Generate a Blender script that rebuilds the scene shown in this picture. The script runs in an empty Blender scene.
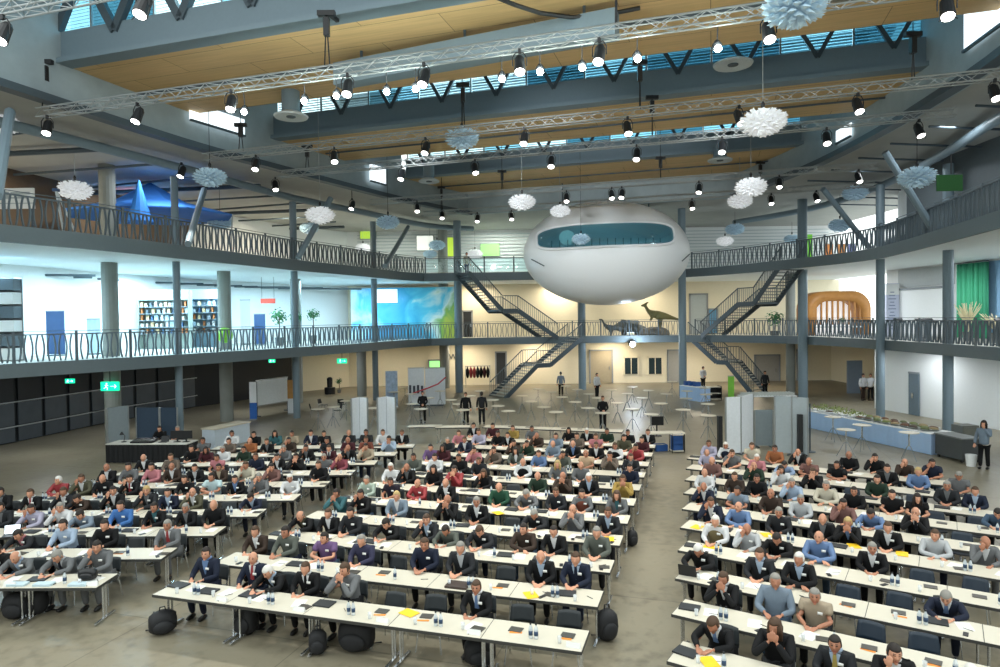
import bpy, bmesh, math, random
from mathutils import Vector, Matrix, Quaternion
random.seed(7)
S = bpy.context.scene
COL = S.collection
PI = math.pi
# ------------------------------------------------------------------ camera
FPX, PITCH, ROLL, EYE = 671.6, -.0224, .0138, 5.663
_c, _s, _cr, _sr = math.cos(PITCH), math.sin(PITCH), math.cos(ROLL), math.sin(ROLL)
CR, CU, CF = Vector((_cr, _sr*_s, -_sr*_c)), Vector((_sr, -_cr*_s, _cr*_c)), Vector((0, _c, _s))
cam = bpy.data.cameras.new('camera'); camo = bpy.data.objects.new('camera', cam); COL.objects.link(camo)
cam.sensor_width = 36; cam.lens = FPX*36/1000; cam.clip_start = .1; cam.clip_end = 300
m = Matrix.Identity(4)
for i in range(3):
    m[i][0] = CR[i]; m[i][1] = CU[i]; m[i][2] = -CF[i]
m[2][3] = EYE
camo.matrix_world = m
S.camera = camo
# ------------------------------------------------------------------ sky, exposure
S.view_settings.view_transform = 'Standard'; S.view_settings.look = 'None'
S.view_settings.exposure = 0.25; S.view_settings.gamma = 1.0; S.view_settings.use_curve_mapping = False
W = bpy.data.worlds.new('sky'); S.world = W; W.use_nodes = True
wn = W.node_tree.nodes; wl = W.node_tree.links
bg = wn['Background']
bg.inputs[0].default_value = (.90, .97, .96, 1); bg.inputs[1].default_value = 1.95
S.cycles.use_denoising = True
S.cycles.max_bounces = 6; S.cycles.diffuse_bounces = 3; S.cycles.glossy_bounces = 3
S.cycles.transparent_max_bounces = 12; S.cycles.transmission_bounces = 4
S.cycles.sample_clamp_indirect = 6; S.cycles.caustics_reflective = False; S.cycles.caustics_refractive = False
# ------------------------------------------------------------------ daylight and lamps
def area(name, loc, direction, sx, sy, power, col, spread=PI):
    l = bpy.data.lights.new(name, 'AREA'); l.shape = 'RECTANGLE'; l.size = sx; l.size_y = sy
    l.energy = power; l.color = col; l.spread = spread
    o = bpy.data.objects.new(name, l); COL.objects.link(o); o.location = loc
    o.rotation_euler = Vector(direction).to_track_quat('-Z', 'Y').to_euler()
    return o
RX = Vector((.953, -.303, 0)); RN = Vector((.303, .953, 0))        # roof: along the beams / down the hall
def roofp(a, s, z): return RX*a + RN*s + Vector((0, 0, z))
SKYC = (.74, .93, 1)
def daylight(name, a, s, z, w, h, power):
    o = area(name, roofp(a, s, z), -RN + Vector((0, 0, -.0001)), w, h, power, SKYC)
    return o
daylight('skylight_daylight', -6.5, 18.5, 16.6, 34, 2.2, 1500)
daylight('skylight_daylight', 0, 29.1, 16.6, 29, 2.2, 1700)
daylight('skylight_daylight', 2, 39.5, 16.6, 25, 2.2, 1400)
def strip(loc, sx, sy, power, col): return area('ceiling_and_fill_light', loc, (0, 0, -1), sx, sy, power, col)
COOL = (.55, .84, 1); WARM = (1, .87, .66); NEUT = (.9, .96, 1)
# lower left gallery (shop), upper left gallery, ground floor bays, right galleries
for (x, y) in ((-22, 29), (-19.5, 34), (-20, 39), (-16.5, 41), (-14, 47), (-10.5, 51)):
    strip((x, y, 8.42), 2.4, .9, 520, COOL)
for (x, y) in ((-23, 30), (-20, 38), (-15, 47)): strip((x, y, 13.05), 1.6, .5, 260, WARM)
strip((-16.2, 32.5, 13.05), 1.6, .5, 110, NEUT)  # added fill light that brightens the blue canopies
for (x, y) in ((-9, 53), (0, 55), (9, 55)): strip((x, y, 13.05), 2, .6, 190, (.95, 1, .86))
for (x, y) in ((-9.5, 53.5), (-3, 55.5), (3, 56), (9.5, 56), (15.5, 54), (19.5, 52)): strip((x, y, 3.55), 1.5, .5, 130, WARM)
for (x, y) in ((-2, 56), (5, 56.5), (12, 55.5), (18, 52)): strip((x, y, 8.4), 1.8, .6, 150, WARM)
for (x, y) in ((-19.5, 29), (-18.3, 35), (-15.5, 42), (-12, 48)): strip((x, y, 3.62), 1.2, .5, 75, NEUT)
for (x, y) in ((22.6, 45), (23.5, 38), (23.8, 31)): strip((x, y, 8.4), 2, .7, 210, NEUT)
for (x, y) in ((21.8, 41), (21.6, 35), (21.8, 29)): strip((x, y, 3.6), 1.6, .5, 80, NEUT)
for (x, y) in ((22, 46), (18.6, 33.5), (17.8, 27)): strip((x, y, 13.0), .7, 2, 130, NEUT)  # added fill lights that lift the dark right upper gallery
# ------------------------------------------------------------------ pixel -> point helpers
def ray(x, y): return CF + CR*((x-500)/FPX) - CU*((y-333.5)/FPX)
def at(x, y, z):
    r = ray(x, y); return Vector((0, 0, EYE)) + r*((z-EYE)/r.z)
def atY(x, y, Y):
    r = ray(x, y); return Vector((0, 0, EYE)) + r*(Y/r.y)
# ------------------------------------------------------------------ materials
MATS = {}
def mat(name, col, rough=.55, metal=0, emit=0, var=.10, scale=9., bump=0, alpha=1, trans=0, spec=.5, ecol=None):
    if name in MATS: return MATS[name]
    m = bpy.data.materials.new(name); m.use_nodes = True; MATS[name] = m
    n = m.node_tree.nodes; l = m.node_tree.links; b = n['Principled BSDF']
    b.inputs['Roughness'].default_value = rough; b.inputs['Metallic'].default_value = metal
    b.inputs['Specular IOR Level'].default_value = spec
    tc = n.new('ShaderNodeTexCoord'); nz = n.new('ShaderNodeTexNoise')
    nz.inputs['Scale'].default_value = scale; nz.inputs['Detail'].default_value = 4
    l.new(tc.outputs['Object'], nz.inputs['Vector'])
    rp = n.new('ShaderNodeMapRange'); rp.inputs[3].default_value = 1-var; rp.inputs[4].default_value = 1+var
    l.new(nz.outputs['Fac'], rp.inputs[0])
    mx = n.new('ShaderNodeVectorMath'); mx.operation = 'SCALE'; mx.inputs[0].default_value = col[:3]
    l.new(rp.outputs[0], mx.inputs['Scale']); l.new(mx.outputs[0], b.inputs['Base Color'])
    if bump:
        bp = n.new('ShaderNodeBump'); bp.inputs['Strength'].default_value = bump; bp.inputs['Distance'].default_value = .01
        l.new(nz.outputs['Fac'], bp.inputs['Height']); l.new(bp.outputs[0], b.inputs['Normal'])
    if emit:
        b.inputs['Emission Color'].default_value = (*(ecol or col)[:3], 1); b.inputs['Emission Strength'].default_value = emit
    if alpha < 1: b.inputs['Alpha'].default_value = alpha
    if trans: b.inputs['Transmission Weight'].default_value = trans
    return m
def srgb(h):
    c = [int(h[i:i+2], 16)/255 for i in (0, 2, 4)]
    return tuple(x/12.92 if x <= .04045 else ((x+.055)/1.055)**2.4 for x in c)
def hmat(name, h, *a, **k): return mat(name, srgb(h), *a, **k)
def floor_material():
    m = mat('polished concrete', (.155, .145, .112), .38, var=.0, spec=.35)
    n = m.node_tree.nodes; l = m.node_tree.links; b = n['Principled BSDF']
    tc = n.new('ShaderNodeTexCoord')
    n1 = n.new('ShaderNodeTexNoise'); n1.inputs['Scale'].default_value = .35; n1.inputs['Detail'].default_value = 6
    n2 = n.new('ShaderNodeTexNoise'); n2.inputs['Scale'].default_value = 4; n2.inputs['Detail'].default_value = 8
    for q in (n1, n2): l.new(tc.outputs['Object'], q.inputs['Vector'])
    mm = n.new('ShaderNodeMath'); mm.operation = 'ADD'; l.new(n1.outputs['Fac'], mm.inputs[0]); l.new(n2.outputs['Fac'], mm.inputs[1])
    r = n.new('ShaderNodeValToRGB'); r.color_ramp.elements[0].position = .68; r.color_ramp.elements[1].position = 1.3 if False else 1
    r.color_ramp.elements[0].color = (.150, .132, .092, 1); r.color_ramp.elements[1].color = (.250, .222, .158, 1)
    l.new(mm.outputs[0], r.inputs[0])
    mp = n.new('ShaderNodeMapping'); mp.inputs['Rotation'].default_value[2] = .2983; l.new(tc.outputs['Object'], mp.inputs[0])
    bk = n.new('ShaderNodeTexBrick'); bk.offset = 0; bk.inputs['Scale'].default_value = 1; bk.inputs['Mortar Size'].default_value = .012
    bk.inputs['Brick Width'].default_value = 3.4; bk.inputs['Row Height'].default_value = 3.4
    bk.inputs['Color1'].default_value = (1, 1, 1, 1); bk.inputs['Color2'].default_value = (.93, .93, .93, 1); bk.inputs['Mortar'].default_value = (.62, .62, .62, 1)
    l.new(mp.outputs[0], bk.inputs['Vector'])
    mx = n.new('ShaderNodeMix'); mx.data_type = 'RGBA'; mx.blend_type = 'MULTIPLY'; mx.inputs[0].default_value = 1
    l.new(r.outputs[0], mx.inputs[6]); l.new(bk.outputs['Color'], mx.inputs[7]); l.new(mx.outputs[2], b.inputs['Base Color'])
    rr = n.new('ShaderNodeMapRange'); rr.inputs[3].default_value = .28; rr.inputs[4].default_value = .5
    l.new(n2.outputs['Fac'], rr.inputs[0]); l.new(rr.outputs[0], b.inputs['Roughness'])
    return m
def wood_material():
    m = mat('plywood ceiling', (.50, .33, .14), .6, var=0)
    n = m.node_tree.nodes; l = m.node_tree.links; b = n['Principled BSDF']
    tc = n.new('ShaderNodeTexCoord'); mp = n.new('ShaderNodeMapping')
    mp.inputs['Rotation'].default_value[2] = .307; l.new(tc.outputs['Object'], mp.inputs[0])
    bk = n.new('ShaderNodeTexBrick'); bk.inputs['Scale'].default_value = 1; bk.inputs['Mortar Size'].default_value = .012
    bk.inputs['Brick Width'].default_value = 5; bk.inputs['Row Height'].default_value = 1.3
    bk.inputs['Color1'].default_value = (.68, .46, .215, 1); bk.inputs['Color2'].default_value = (.61, .41, .185, 1); bk.inputs['Mortar'].default_value = (.24, .15, .06, 1)
    l.new(mp.outputs[0], bk.inputs['Vector'])
    mp2 = n.new('ShaderNodeMapping'); mp2.inputs['Scale'].default_value = (.5, 8, 1); l.new(mp.outputs[0], mp2.inputs[0])
    nz = n.new('ShaderNodeTexNoise'); nz.inputs['Scale'].default_value = 1.2; nz.inputs['Detail'].default_value = 6; l.new(mp2.outputs[0], nz.inputs['Vector'])
    r = n.new('ShaderNodeMapRange'); r.inputs[3].default_value = .72; r.inputs[4].default_value = 1.2; l.new(nz.outputs['Fac'], r.inputs[0])
    mx = n.new('ShaderNodeVectorMath'); mx.operation = 'SCALE'; l.new(bk.outputs['Color'], mx.inputs[0]); l.new(r.outputs[0], mx.inputs['Scale'])
    l.new(mx.outputs[0], b.inputs['Base Color'])
    return m
M_FLOOR = floor_material(); M_WOOD = wood_material()
M_STEEL = hmat('blue grey painted steel', '73858f', .5, var=.06)
M_DSTEEL = hmat('dark grey painted steel', '46535b', .5, var=.06)
M_RAIL = hmat('anthracite railing steel', '56636b', .45, var=.06)
M_CONC = hmat('pale board concrete', '98a6ab', .75, var=.16, scale=2, bump=.2)
M_SOFF = hmat('grey soffit concrete', 'a3a39d', .8, var=.12, scale=1.2)
M_DECKB = hmat('white painted soffit', 'dfe6e8', .7, var=.05)
M_WHITE = hmat('white wall paint', 'e9ecec', .7, var=.03)
M_CREAM = hmat('cream wall paint', 'e8dfc6', .7, var=.05)
M_GREY = hmat('grey wall paint', '8f9498', .7, var=.05)
M_BROWN = hmat('dark timber wall', '5a4a3a', .7, var=.2, scale=3)
M_BLACKW = hmat('black wall panel', '474f56', .28, var=.25, scale=2)
M_BLACKF = hmat('dark panel frame', '12171b', .5)
M_ALU = hmat('aluminium truss tube', 'a4a9a9', .4, .6, var=.05)
M_CHROME = hmat('chromed steel tube', 'd5d8da', .2, .9, var=.03)
M_BLK = hmat('black plastic', '15171a', .45)
M_CHROMD = hmat('grey steel tube', '83898c', .35, .6)
M_TOP = hmat('white laminate', 'c9c3b2', .45, var=.02)
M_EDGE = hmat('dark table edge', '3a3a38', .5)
M_PAPER = hmat('white paper', 'e2e2de', .7, var=.03)
M_YEL = hmat('yellow paper', 'f2c21e', .6)
M_GLASS = None
def glass(name, tint, mixf):
    m = bpy.data.materials.new(name); m.use_nodes = True; n = m.node_tree.nodes; l = m.node_tree.links
    n.remove(n['Principled BSDF']); out = n['Material Output']
    t = n.new('ShaderNodeBsdfTransparent'); t.inputs[0].default_value = (*tint, 1)
    g = n.new('ShaderNodeBsdfGlossy'); g.inputs['Roughness'].default_value = .03
    fr = n.new('ShaderNodeFresnel'); fr.inputs[0].default_value = 1.45
    ad = n.new('ShaderNodeMath'); ad.operation = 'ADD'; ad.inputs[1].default_value = mixf; l.new(fr.outputs[0], ad.inputs[0])
    ge = n.new('ShaderNodeNewGeometry'); bf = n.new('ShaderNodeMath'); bf.operation = 'SUBTRACT'; bf.use_clamp = True; l.new(ad.outputs[0], bf.inputs[0]); l.new(ge.outputs['Backfacing'], bf.inputs[1])
    mx = n.new('ShaderNodeMixShader'); l.new(bf.outputs[0], mx.inputs[0]); l.new(t.outputs[0], mx.inputs[1]); l.new(g.outputs[0], mx.inputs[2])
    l.new(mx.outputs[0], out.inputs[0]); return m
M_GLASS = glass('clear glazing', (.86, .96, .98), .02)
M_TEAL = glass('teal tinted glazing', (.20, .42, .48), .05)
M_LENS = mat('lit lamp lens', (1, .96, .9), emit=9)
M_HOT = mat('burning lamp', (.86, 1, .93), emit=60)
# ------------------------------------------------------------------ mesh helpers
class MB:
    def __init__(s): s.v = []; s.f = []; s.mi = []; s.m = 0
    def add(s, vs, fs):
        b = len(s.v); s.v += [tuple(q) for q in vs]; s.f += [tuple(i+b for i in f) for f in fs]; s.mi += [s.m]*len(fs); return s
    def box(s, c, d, R=None, bev=0):
        x, y, z = d[0]/2, d[1]/2, d[2]/2
        P = [(-x, -y, -z), (x, -y, -z), (x, y, -z), (-x, y, -z), (-x, -y, z), (x, -y, z), (x, y, z), (-x, y, z)]
        F = [(0, 3, 2, 1), (4, 5, 6, 7), (0, 1, 5, 4), (1, 2, 6, 5), (2, 3, 7, 6), (3, 0, 4, 7)]
        if R is not None: P = [R @ Vector(p) for p in P]
        return s.add([(p[0]+c[0], p[1]+c[1], p[2]+c[2]) for p in P], F)
    def bar(s, p, q, w, h=None, up=(0, 0, 1)):
        p, q = Vector(p), Vector(q); h = h or w; d = (q-p); L = d.length
        if L < 1e-6: return s
        d.normalize(); u = Vector(up)
        if abs(d.dot(u)) > .98: u = Vector((1, 0, 0))
        a = d.cross(u).normalized(); b = a.cross(d).normalized()
        a *= w/2; b *= h/2
        P = [p-a-b, p+a-b, p+a+b, p-a+b, q-a-b, q+a-b, q+a+b, q-a+b]
        return s.add(P, [(0, 1, 2, 3), (7, 6, 5, 4), (0, 4, 5, 1), (1, 5, 6, 2), (2, 6, 7, 3), (3, 7, 4, 0)])
    def cyl(s, p, q, r, r2=None, n=10):
        p, q = Vector(p), Vector(q); r2 = r if r2 is None else r2; d = (q-p).normalized()
        u = Vector((0, 0, 1)) if abs(d.z) < .9 else Vector((1, 0, 0))
        a = d.cross(u).normalized(); b = d.cross(a)
        V = []
        for c, rr in ((p, r), (q, r2)):
            V += [c + a*(rr*math.cos(2*PI*i/n)) + b*(rr*math.sin(2*PI*i/n)) for i in range(n)]
        F = [(i, (i+1) % n, n+(i+1) % n, n+i) for i in range(n)] + [tuple(range(n-1, -1, -1)), tuple(range(n, 2*n))]
        return s.add(V, F)
    def tube(s, pts, r, n=6, closed=False):
        pts = [Vector(p) for p in pts]; V = []; F = []; N = len(pts)
        u = None
        for i, p in enumerate(pts):
            if closed: d = pts[(i+1) % N]-pts[i-1]
            else: d = pts[min(i+1, N-1)]-pts[max(i-1, 0)]
            d.normalize()
            if u is None: u = Vector((0, 0, 1)) if abs(d.z) < .9 else Vector((1, 0, 0))
            a = d.cross(u).normalized(); b = a.cross(d).normalized(); u = b
            V += [p + a*(r*math.cos(2*PI*k/n)) + b*(r*math.sin(2*PI*k/n)) for k in range(n)]
        for i in range(N if closed else N-1):
            j = (i+1) % N
            F += [(i*n+k, i*n+(k+1) % n, j*n+(k+1) % n, j*n+k) for k in range(n)]
        if not closed: F += [tuple(range(n-1, -1, -1)), tuple(range((N-1)*n, N*n))]
        return s.add(V, F)
    def lathe(s, prof, c=(0, 0, 0), n=14):
        V = []; F = []
        for (r, z) in prof: V += [(c[0]+r*math.cos(2*PI*k/n), c[1]+r*math.sin(2*PI*k/n), c[2]+z) for k in range(n)]
        for i in range(len(prof)-1): F += [(i*n+k, i*n+(k+1) % n, (i+1)*n+(k+1) % n, (i+1)*n+k) for k in range(n)]
        F += [tuple(range(n-1, -1, -1)), tuple(range((len(prof)-1)*n, len(prof)*n))]
        return s.add(V, F)
    def ell(s, c, r, nu=14, nv=9, R=None, fn=None):
        V = []; F = []
        for j in range(1, nv):
            t = PI*j/nv
            for i in range(nu):
                p = 2*PI*i/nu; q = Vector((r[0]*math.sin(t)*math.cos(p), r[1]*math.sin(t)*math.sin(p), r[2]*math.cos(t)))
                if fn: q = fn(q)
                V.append(q)
        V += [Vector((0, 0, r[2])), Vector((0, 0, -r[2]))]
        if fn: V[-2] = fn(V[-2]); V[-1] = fn(V[-1])
        for j in range(nv-2): F += [(j*nu+i, (j+1)*nu+i, (j+1)*nu+(i+1) % nu, j*nu+(i+1) % nu) for i in range(nu)]
        T = len(V)-2
        F += [(T, i, (i+1) % nu) for i in range(nu)] + [(T+1, (nv-2)*nu+(i+1) % nu, (nv-2)*nu+i) for i in range(nu)]
        if R is not None: V = [R @ q for q in V]
        return s.add([q+Vector(c) for q in V], F)
    def prism(s, poly, z0, z1):
        n = len(poly); V = [(p[0], p[1], z0) for p in poly]+[(p[0], p[1], z1) for p in poly]
        return s.add(V, [tuple(range(n-1, -1, -1)), tuple(range(n, 2*n))]+[(i, (i+1) % n, n+(i+1) % n, n+i) for i in range(n)])
    def wall(s, p, q, z0, z1, t):                      # vertical slab between two plan points
        p, q = Vector((p[0], p[1], 0)), Vector((q[0], q[1], 0)); d = (q-p).normalized(); o = Vector((-d.y, d.x, 0))*t/2
        return s.prism([p-o, q-o, q+o, p+o], z0, z1)
    def mesh(s, name, mats, smooth=False):
        me = bpy.data.meshes.new(name); me.from_pydata(s.v, [], s.f)
        for q in (mats if isinstance(mats, (list, tuple)) else [mats]): me.materials.append(q)
        if any(s.mi): me.polygons.foreach_set('material_index', s.mi)
        b = bmesh.new(); b.from_mesh(me); bmesh.ops.recalc_face_normals(b, faces=b.faces); b.to_mesh(me); b.free()
        if smooth: me.polygons.foreach_set('use_smooth', [True]*len(me.polygons))
        me.update(); return me
    def build(s, name, mats, parent=None, smooth=False, loc=None):
        o = bpy.data.objects.new(name, s.mesh(name, mats, smooth)); COL.objects.link(o)
        if parent: o.parent = parent
        if loc is not None: o.location = loc
        return o
def new(name, me, parent=None, loc=(0, 0, 0), rz=0):
    o = bpy.data.objects.new(name, me); COL.objects.link(o); o.parent = parent; o.location = loc; o.rotation_euler[2] = rz; return o
def thing(name, label, cat, loc=(0, 0, 0), rz=0, group=None):
    o = new(name, None, None, loc, rz); o['label'] = label; o['category'] = cat; o.empty_display_size = .2
    if group: o['group'] = group
    return o
def tag(o, label, cat, group=None):
    o['label'] = label; o['category'] = cat
    if group: o['group'] = group
    return o
def stru(o): o['kind'] = 'structure'; return o
KIDS = {}
def kids(o):
    return [c for c in o.children]
def dup(root, loc, rz=0, label=None, group=None, scale=None):
    r = root.copy(); COL.objects.link(r); r.location = loc; r.rotation_euler[2] = rz
    if label: r['label'] = label
    if group: r['group'] = group
    if scale: r.scale = (scale,)*3
    for ch in KIDS.setdefault(root.name, list(root.children)):
        c = ch.copy(); COL.objects.link(c); c.parent = r
        for g in KIDS.setdefault(ch.name, list(ch.children)):
            d = g.copy(); COL.objects.link(d); d.parent = c
    return r
NTH = ['first', 'second', 'third', 'fourth', 'fifth', 'sixth', 'seventh', 'eighth', 'ninth', 'tenth', 'eleventh', 'twelfth', 'thirteenth', 'fourteenth', 'fifteenth', 'sixteenth', 'seventeenth', 'eighteenth', 'nineteenth', 'twentieth']
def catmull(pts, n=6):
    P = [Vector((*p, 0)) if len(p) == 2 else Vector(p) for p in pts]; out = []
    for i in range(len(P)-1):
        a = P[max(i-1, 0)]; b = P[i]; c = P[i+1]; d = P[min(i+2, len(P)-1)]
        for k in range(n):
            t = k/n
            out.append(.5*((2*b)+(c-a)*t+(2*a-5*b+4*c-d)*t*t+(3*b-a-3*c+d)*t**3))
    return out+[P[-1]]
# ================================================================== SETTING
LU = [(-19.5, 17), (-17, 22.9), (-15.4, 26.2), (-13.8, 31), (-11.3, 38), (-9.3, 42.5), (-7.1, 48), (-5.6, 50.2)]
LL = [(-23, 18), (-18.8, 25.2), (-16.8, 28.1), (-14.4, 32.2), (-11.4, 37.8), (-9.3, 41.9), (-7.2, 48), (-5.3, 51.3)]
FL = [(-5.3, 51.3), (0, 52), (6, 52.3), (11, 52), (14, 51.2)]
RL = [(14, 51.2), (17, 49.5), (19.8, 46), (20.9, 41), (21, 36.5), (20.8, 32), (20.4, 27), (19.6, 20)]
RU = [(13, 50.1), (15.5, 47.5), (18.2, 42), (19.8, 36.5), (19.4, 32.4), (18.4, 28), (17.2, 23.2), (15.4, 17)]
UL = [(-17.5, 15), (-15.5, 21.2), (-14, 25.8), (-12.8, 29), (-11.3, 32.1), (-9.1, 36.4), (-6.1, 42.1), (-2.2, 47.9)]
UR = [(15, 42.4), (15.9, 36), (16.1, 31.5), (15.9, 27), (15.5, 23.5), (15, 20.1), (13.6, 14)]
BW = [(-27.5, 18), (-24.5, 28), (-23.6, 32.4), (-22.6, 38.6), (-20.6, 45), (-16, 54), (-13, 57.5)]
OUT = [(29, 18), (29, 46), (28.5, 57.6), (-13, 57.6), (-16, 54.1), (-20.6, 45.1), (-22.6, 38.7), (-23.6, 32.5), (-24.5, 28.1), (-27.5, 18)]
stru(MB().prism([(-34, -8), (34, -8), (34, 62), (-34, 62)], -.3, 0).build('floor', M_FLOOR))
cl, cf, cr = catmull(LL), catmull(FL), catmull(RL)
ul, ur = catmull(LU), catmull(RU)
M_FASC = hmat('gallery edge steel', '616f75', .5, var=.06)
def p2(L): return [(p[0], p[1]) for p in L]
stru(MB().prism(p2(cl)+p2(cf)[1:]+p2(cr)[1:]+OUT, 3.72, 4.12).build('floor_lower_gallery', hmat('grey gallery underside', 'b4b4ac', .8)))
stru(MB().prism(p2(ul)+p2(ur)+OUT, 8.58, 9.0).build('floor_upper_gallery', M_DECKB))
def fascia(name, L, z0, z1, mt, t=.14):
    b = MB(); N = len(L); V = []
    for i, p in enumerate(L):
        d = (L[min(i+1, N-1)]-L[max(i-1, 0)]).normalized(); o = Vector((d.y, -d.x, 0))   # towards the hall (right of travel)
        for (q, z) in ((.0, z0), (t, z0), (t, z1), (.0, z1)): V.append((p.x+o.x*q, p.y+o.y*q, z))
    F = [(i*4+k, i*4+(k+1) % 4, i*4+4+(k+1) % 4, i*4+4+k) for i in range(N-1) for k in range(4)] + [(0, 1, 2, 3), (N*4-1, N*4-2, N*4-3, N*4-4)]
    return stru(b.add(V, F).build(name, mt))
fascia('trim_lower_gallery_edge', cl+cf[1:]+cr[1:], 3.66, 4.2, M_FASC)
fascia('trim_upper_gallery_edge', ul+ur, 8.5, 9.1, M_FASC)
# ---- walls, ground floor
def walls(name, pts, z0, z1, mt, t=.2):
    b = MB()
    for p, q in zip(pts, pts[1:]): b.wall(p, q, z0, z1, t)
    return stru(b.build(name, mt))
wl_ = walls('wall_left', BW[:6], 0, 3.72, M_BLACKF)
def inset(p, q, o): 
    d = Vector((q[0]-p[0], q[1]-p[1], 0)).normalized(); n = Vector((d.y, -d.x, 0)); return n*o
for p, q in zip(BW[:5], BW[1:5]):
    P, Q = Vector((*p, 0)), Vector((*q, 0)); L = (Q-P).length; k = max(1, round(L/1.75)); o = inset(p, q, .16)
    for i in range(k):
        a = P.lerp(Q, (i+.07)/k)+o; b = P.lerp(Q, (i+.93)/k)+o
        for (z0, z1) in ((.06, .74), (.84, 1.9), (2.05, 3.5)):
            MB().wall(a, b, z0, z1, .06).build('panel', M_BLACKW if z0 < 2 else M_BLACKF, wl_)
    for z in (.79, 1.97):
        MB().bar(P+o*1.6+Vector((0, 0, z)), Q+o*1.6+Vector((0, 0, z)), .05, .05).build('rail', hmat('pale metal strip', 'aab0b2', .4, .3), wl_)
walls('wall_back', [(-16, 54), (-13, 57.5), (29, 57.5)], 0, 3.72, M_CREAM)
walls('wall_right', [(22.4, 40), (22.9, 37.6), (23.9, 32), (24.8, 26), (25.5, 18)], 0, 3.72, M_WHITE)
walls('wall_right_return', [(22.4, 40), (29, 40)], 0, 3.72, M_WHITE)
walls('wall_far_right', [(28.6, 40), (28.4, 57.5)], 0, 3.72, M_CREAM)
walls('wall_front_light_block', [(-28, -9), (29, -9)], 0, 8.6, M_GREY)  # unseen wall added behind the camera, its height set to block low light
walls('wall_left_light_block', [(-28, -9), (-27.5, 18)], 0, 6.2, M_BLACKF)  # unseen side wall added to keep low light off the floor
walls('wall_right_light_block', [(25.5, 18), (29, -9)], 0, 6.2, M_WHITE)  # unseen side wall on the right, added for the same shading
# ---- walls, lower gallery
walls('wall_left_gallery', BW, 4.12, 8.58, M_WHITE)
walls('wall_back_gallery', [(-13, 57.5), (29, 57.5)], 4.12, 8.58, M_CREAM)
walls('wall_right_gallery', [(26.6, 46), (27.9, 36), (28.6, 20)], 4.12, 8.58, M_WHITE)
# ---- walls, upper gallery
walls('wall_left_upper', BW[:5], 9, 13.2, M_BROWN)
walls('wall_back_left_upper', BW[4:], 9, 13.2, M_WHITE)
walls('wall_back_upper', [(-13, 57.5), (29, 57.5)], 9, 13.2, M_WHITE)
walls('wall_right_upper', [(21.9, 36), (21.7, 30), (21.2, 18)], 9, 13.2, hmat('ribbed grey cladding', '5d666b', .6, bump=.3))
walls('wall_right_upper_white', [(25.6, 43), (21.9, 36)], 9, 13.2, M_WHITE)
for k in range(14):
    stru(MB().bar((-12, 57.2, 9.35+k*.27), (28, 57.2, 9.35+k*.27), .06, .05).build('trim_back_wall_slat', hmat('grey blue slat', 'b3c0c4')))
# ---- ceiling of the upper gallery, concrete upstand, roof
CE = p2(catmull(UL, 4))+p2(catmull(UR, 4))+[(29, 14), (29, 46), (28.5, 60), (-14, 60), (-21, 46), (-25, 30), (-28.5, 15)]
stru(MB().prism(CE, 13.2, 13.4).build('ceiling_upper_gallery', M_SOFF))
for nm, L in (('left', catmull(UL, 8)), ('right', catmull(UR, 8))):     # high beside the skylights, low beside the flat wooden roofs
    b = MB()
    for p, q in zip(L, L[1:]):
        s = RN.dot((p+q)/2); b.wall(p, q, 13.05, 14.9 if s < 12.4 or 17.65 < s < 23.2 or 28.2 < s < 33 or s > 38.6 else 17.7, .3)
    stru(b.build('wall_upstand_'+nm, M_CONC))
walls('wall_upstand_back', [(-2.2, 47.9), (15, 42.4)], 13.05, 14.9, M_CONC, .3)
fascia('trim_upstand_left', catmull(UL, 3), 13.0, 13.25, M_DSTEEL, .45)
fascia('trim_upstand_right', catmull(UR, 3), 13.0, 13.25, M_DSTEEL, .45)
for nm, s0, s1, a in (('near', 17.65, 23.4, (-23.2, 9.6, 8.4, -22)), ('middle', 28.1, 33.0, (-20.5, 7.7, 6.4, -19.4)), ('far', 38.5, 45, (-18.4, 4.7, 1.6, -16.5))):
    q = [roofp(a[0], s0, 0), roofp(a[1], s0, 0), roofp(a[2], s1, 0), roofp(a[3], s1, 0)]
    stru(MB().prism(p2(q), 14.5, 14.9).build('ceiling_wood_'+nm, M_WOOD))
    w = MB().bar(roofp(a[0]+1.2, s0+2.9, 14.42), roofp(a[1]-.5, s0+2.9, 14.42), .07, .07).build('trim_cable_tray', M_DSTEEL); stru(w)
for s0, s1, a in ((12.4, 17.65, (-24, 12)), (22.8, 28.1, (-22, 9)), (33, 38.5, (-20, 7.5))):
    q = [roofp(a[0], s0-.3, 0), roofp(a[1], s0-.3, 0), roofp(a[1], s1+.3, 0), roofp(a[0], s1+.3, 0)]
    stru(MB().prism(p2(q), 17.75, 17.95).build('ceiling_skylight', M_STEEL))
for s, a0, a1 in ((23.4, -21.8, 8.4), (33, -19.6, 6.5)):
    stru(MB().wall(roofp(a0, s, 0), roofp(a1, s, 0), 14.7, 17.75, .1).build('wall_skylight_rear', M_STEEL))
M_LOUV = hmat('teal glass louvre', '7c9fae', .3, var=.2, scale=1.5)
PANES = [glass('pale glazing', (.80, .93, .96), .03), glass('blue dimmed glazing', (.48, .72, .80), .03), glass('teal darkened glazing', (.22, .42, .50), .06)]  # tints carry the brightness of the panes: clearer left, darkened right
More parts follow.
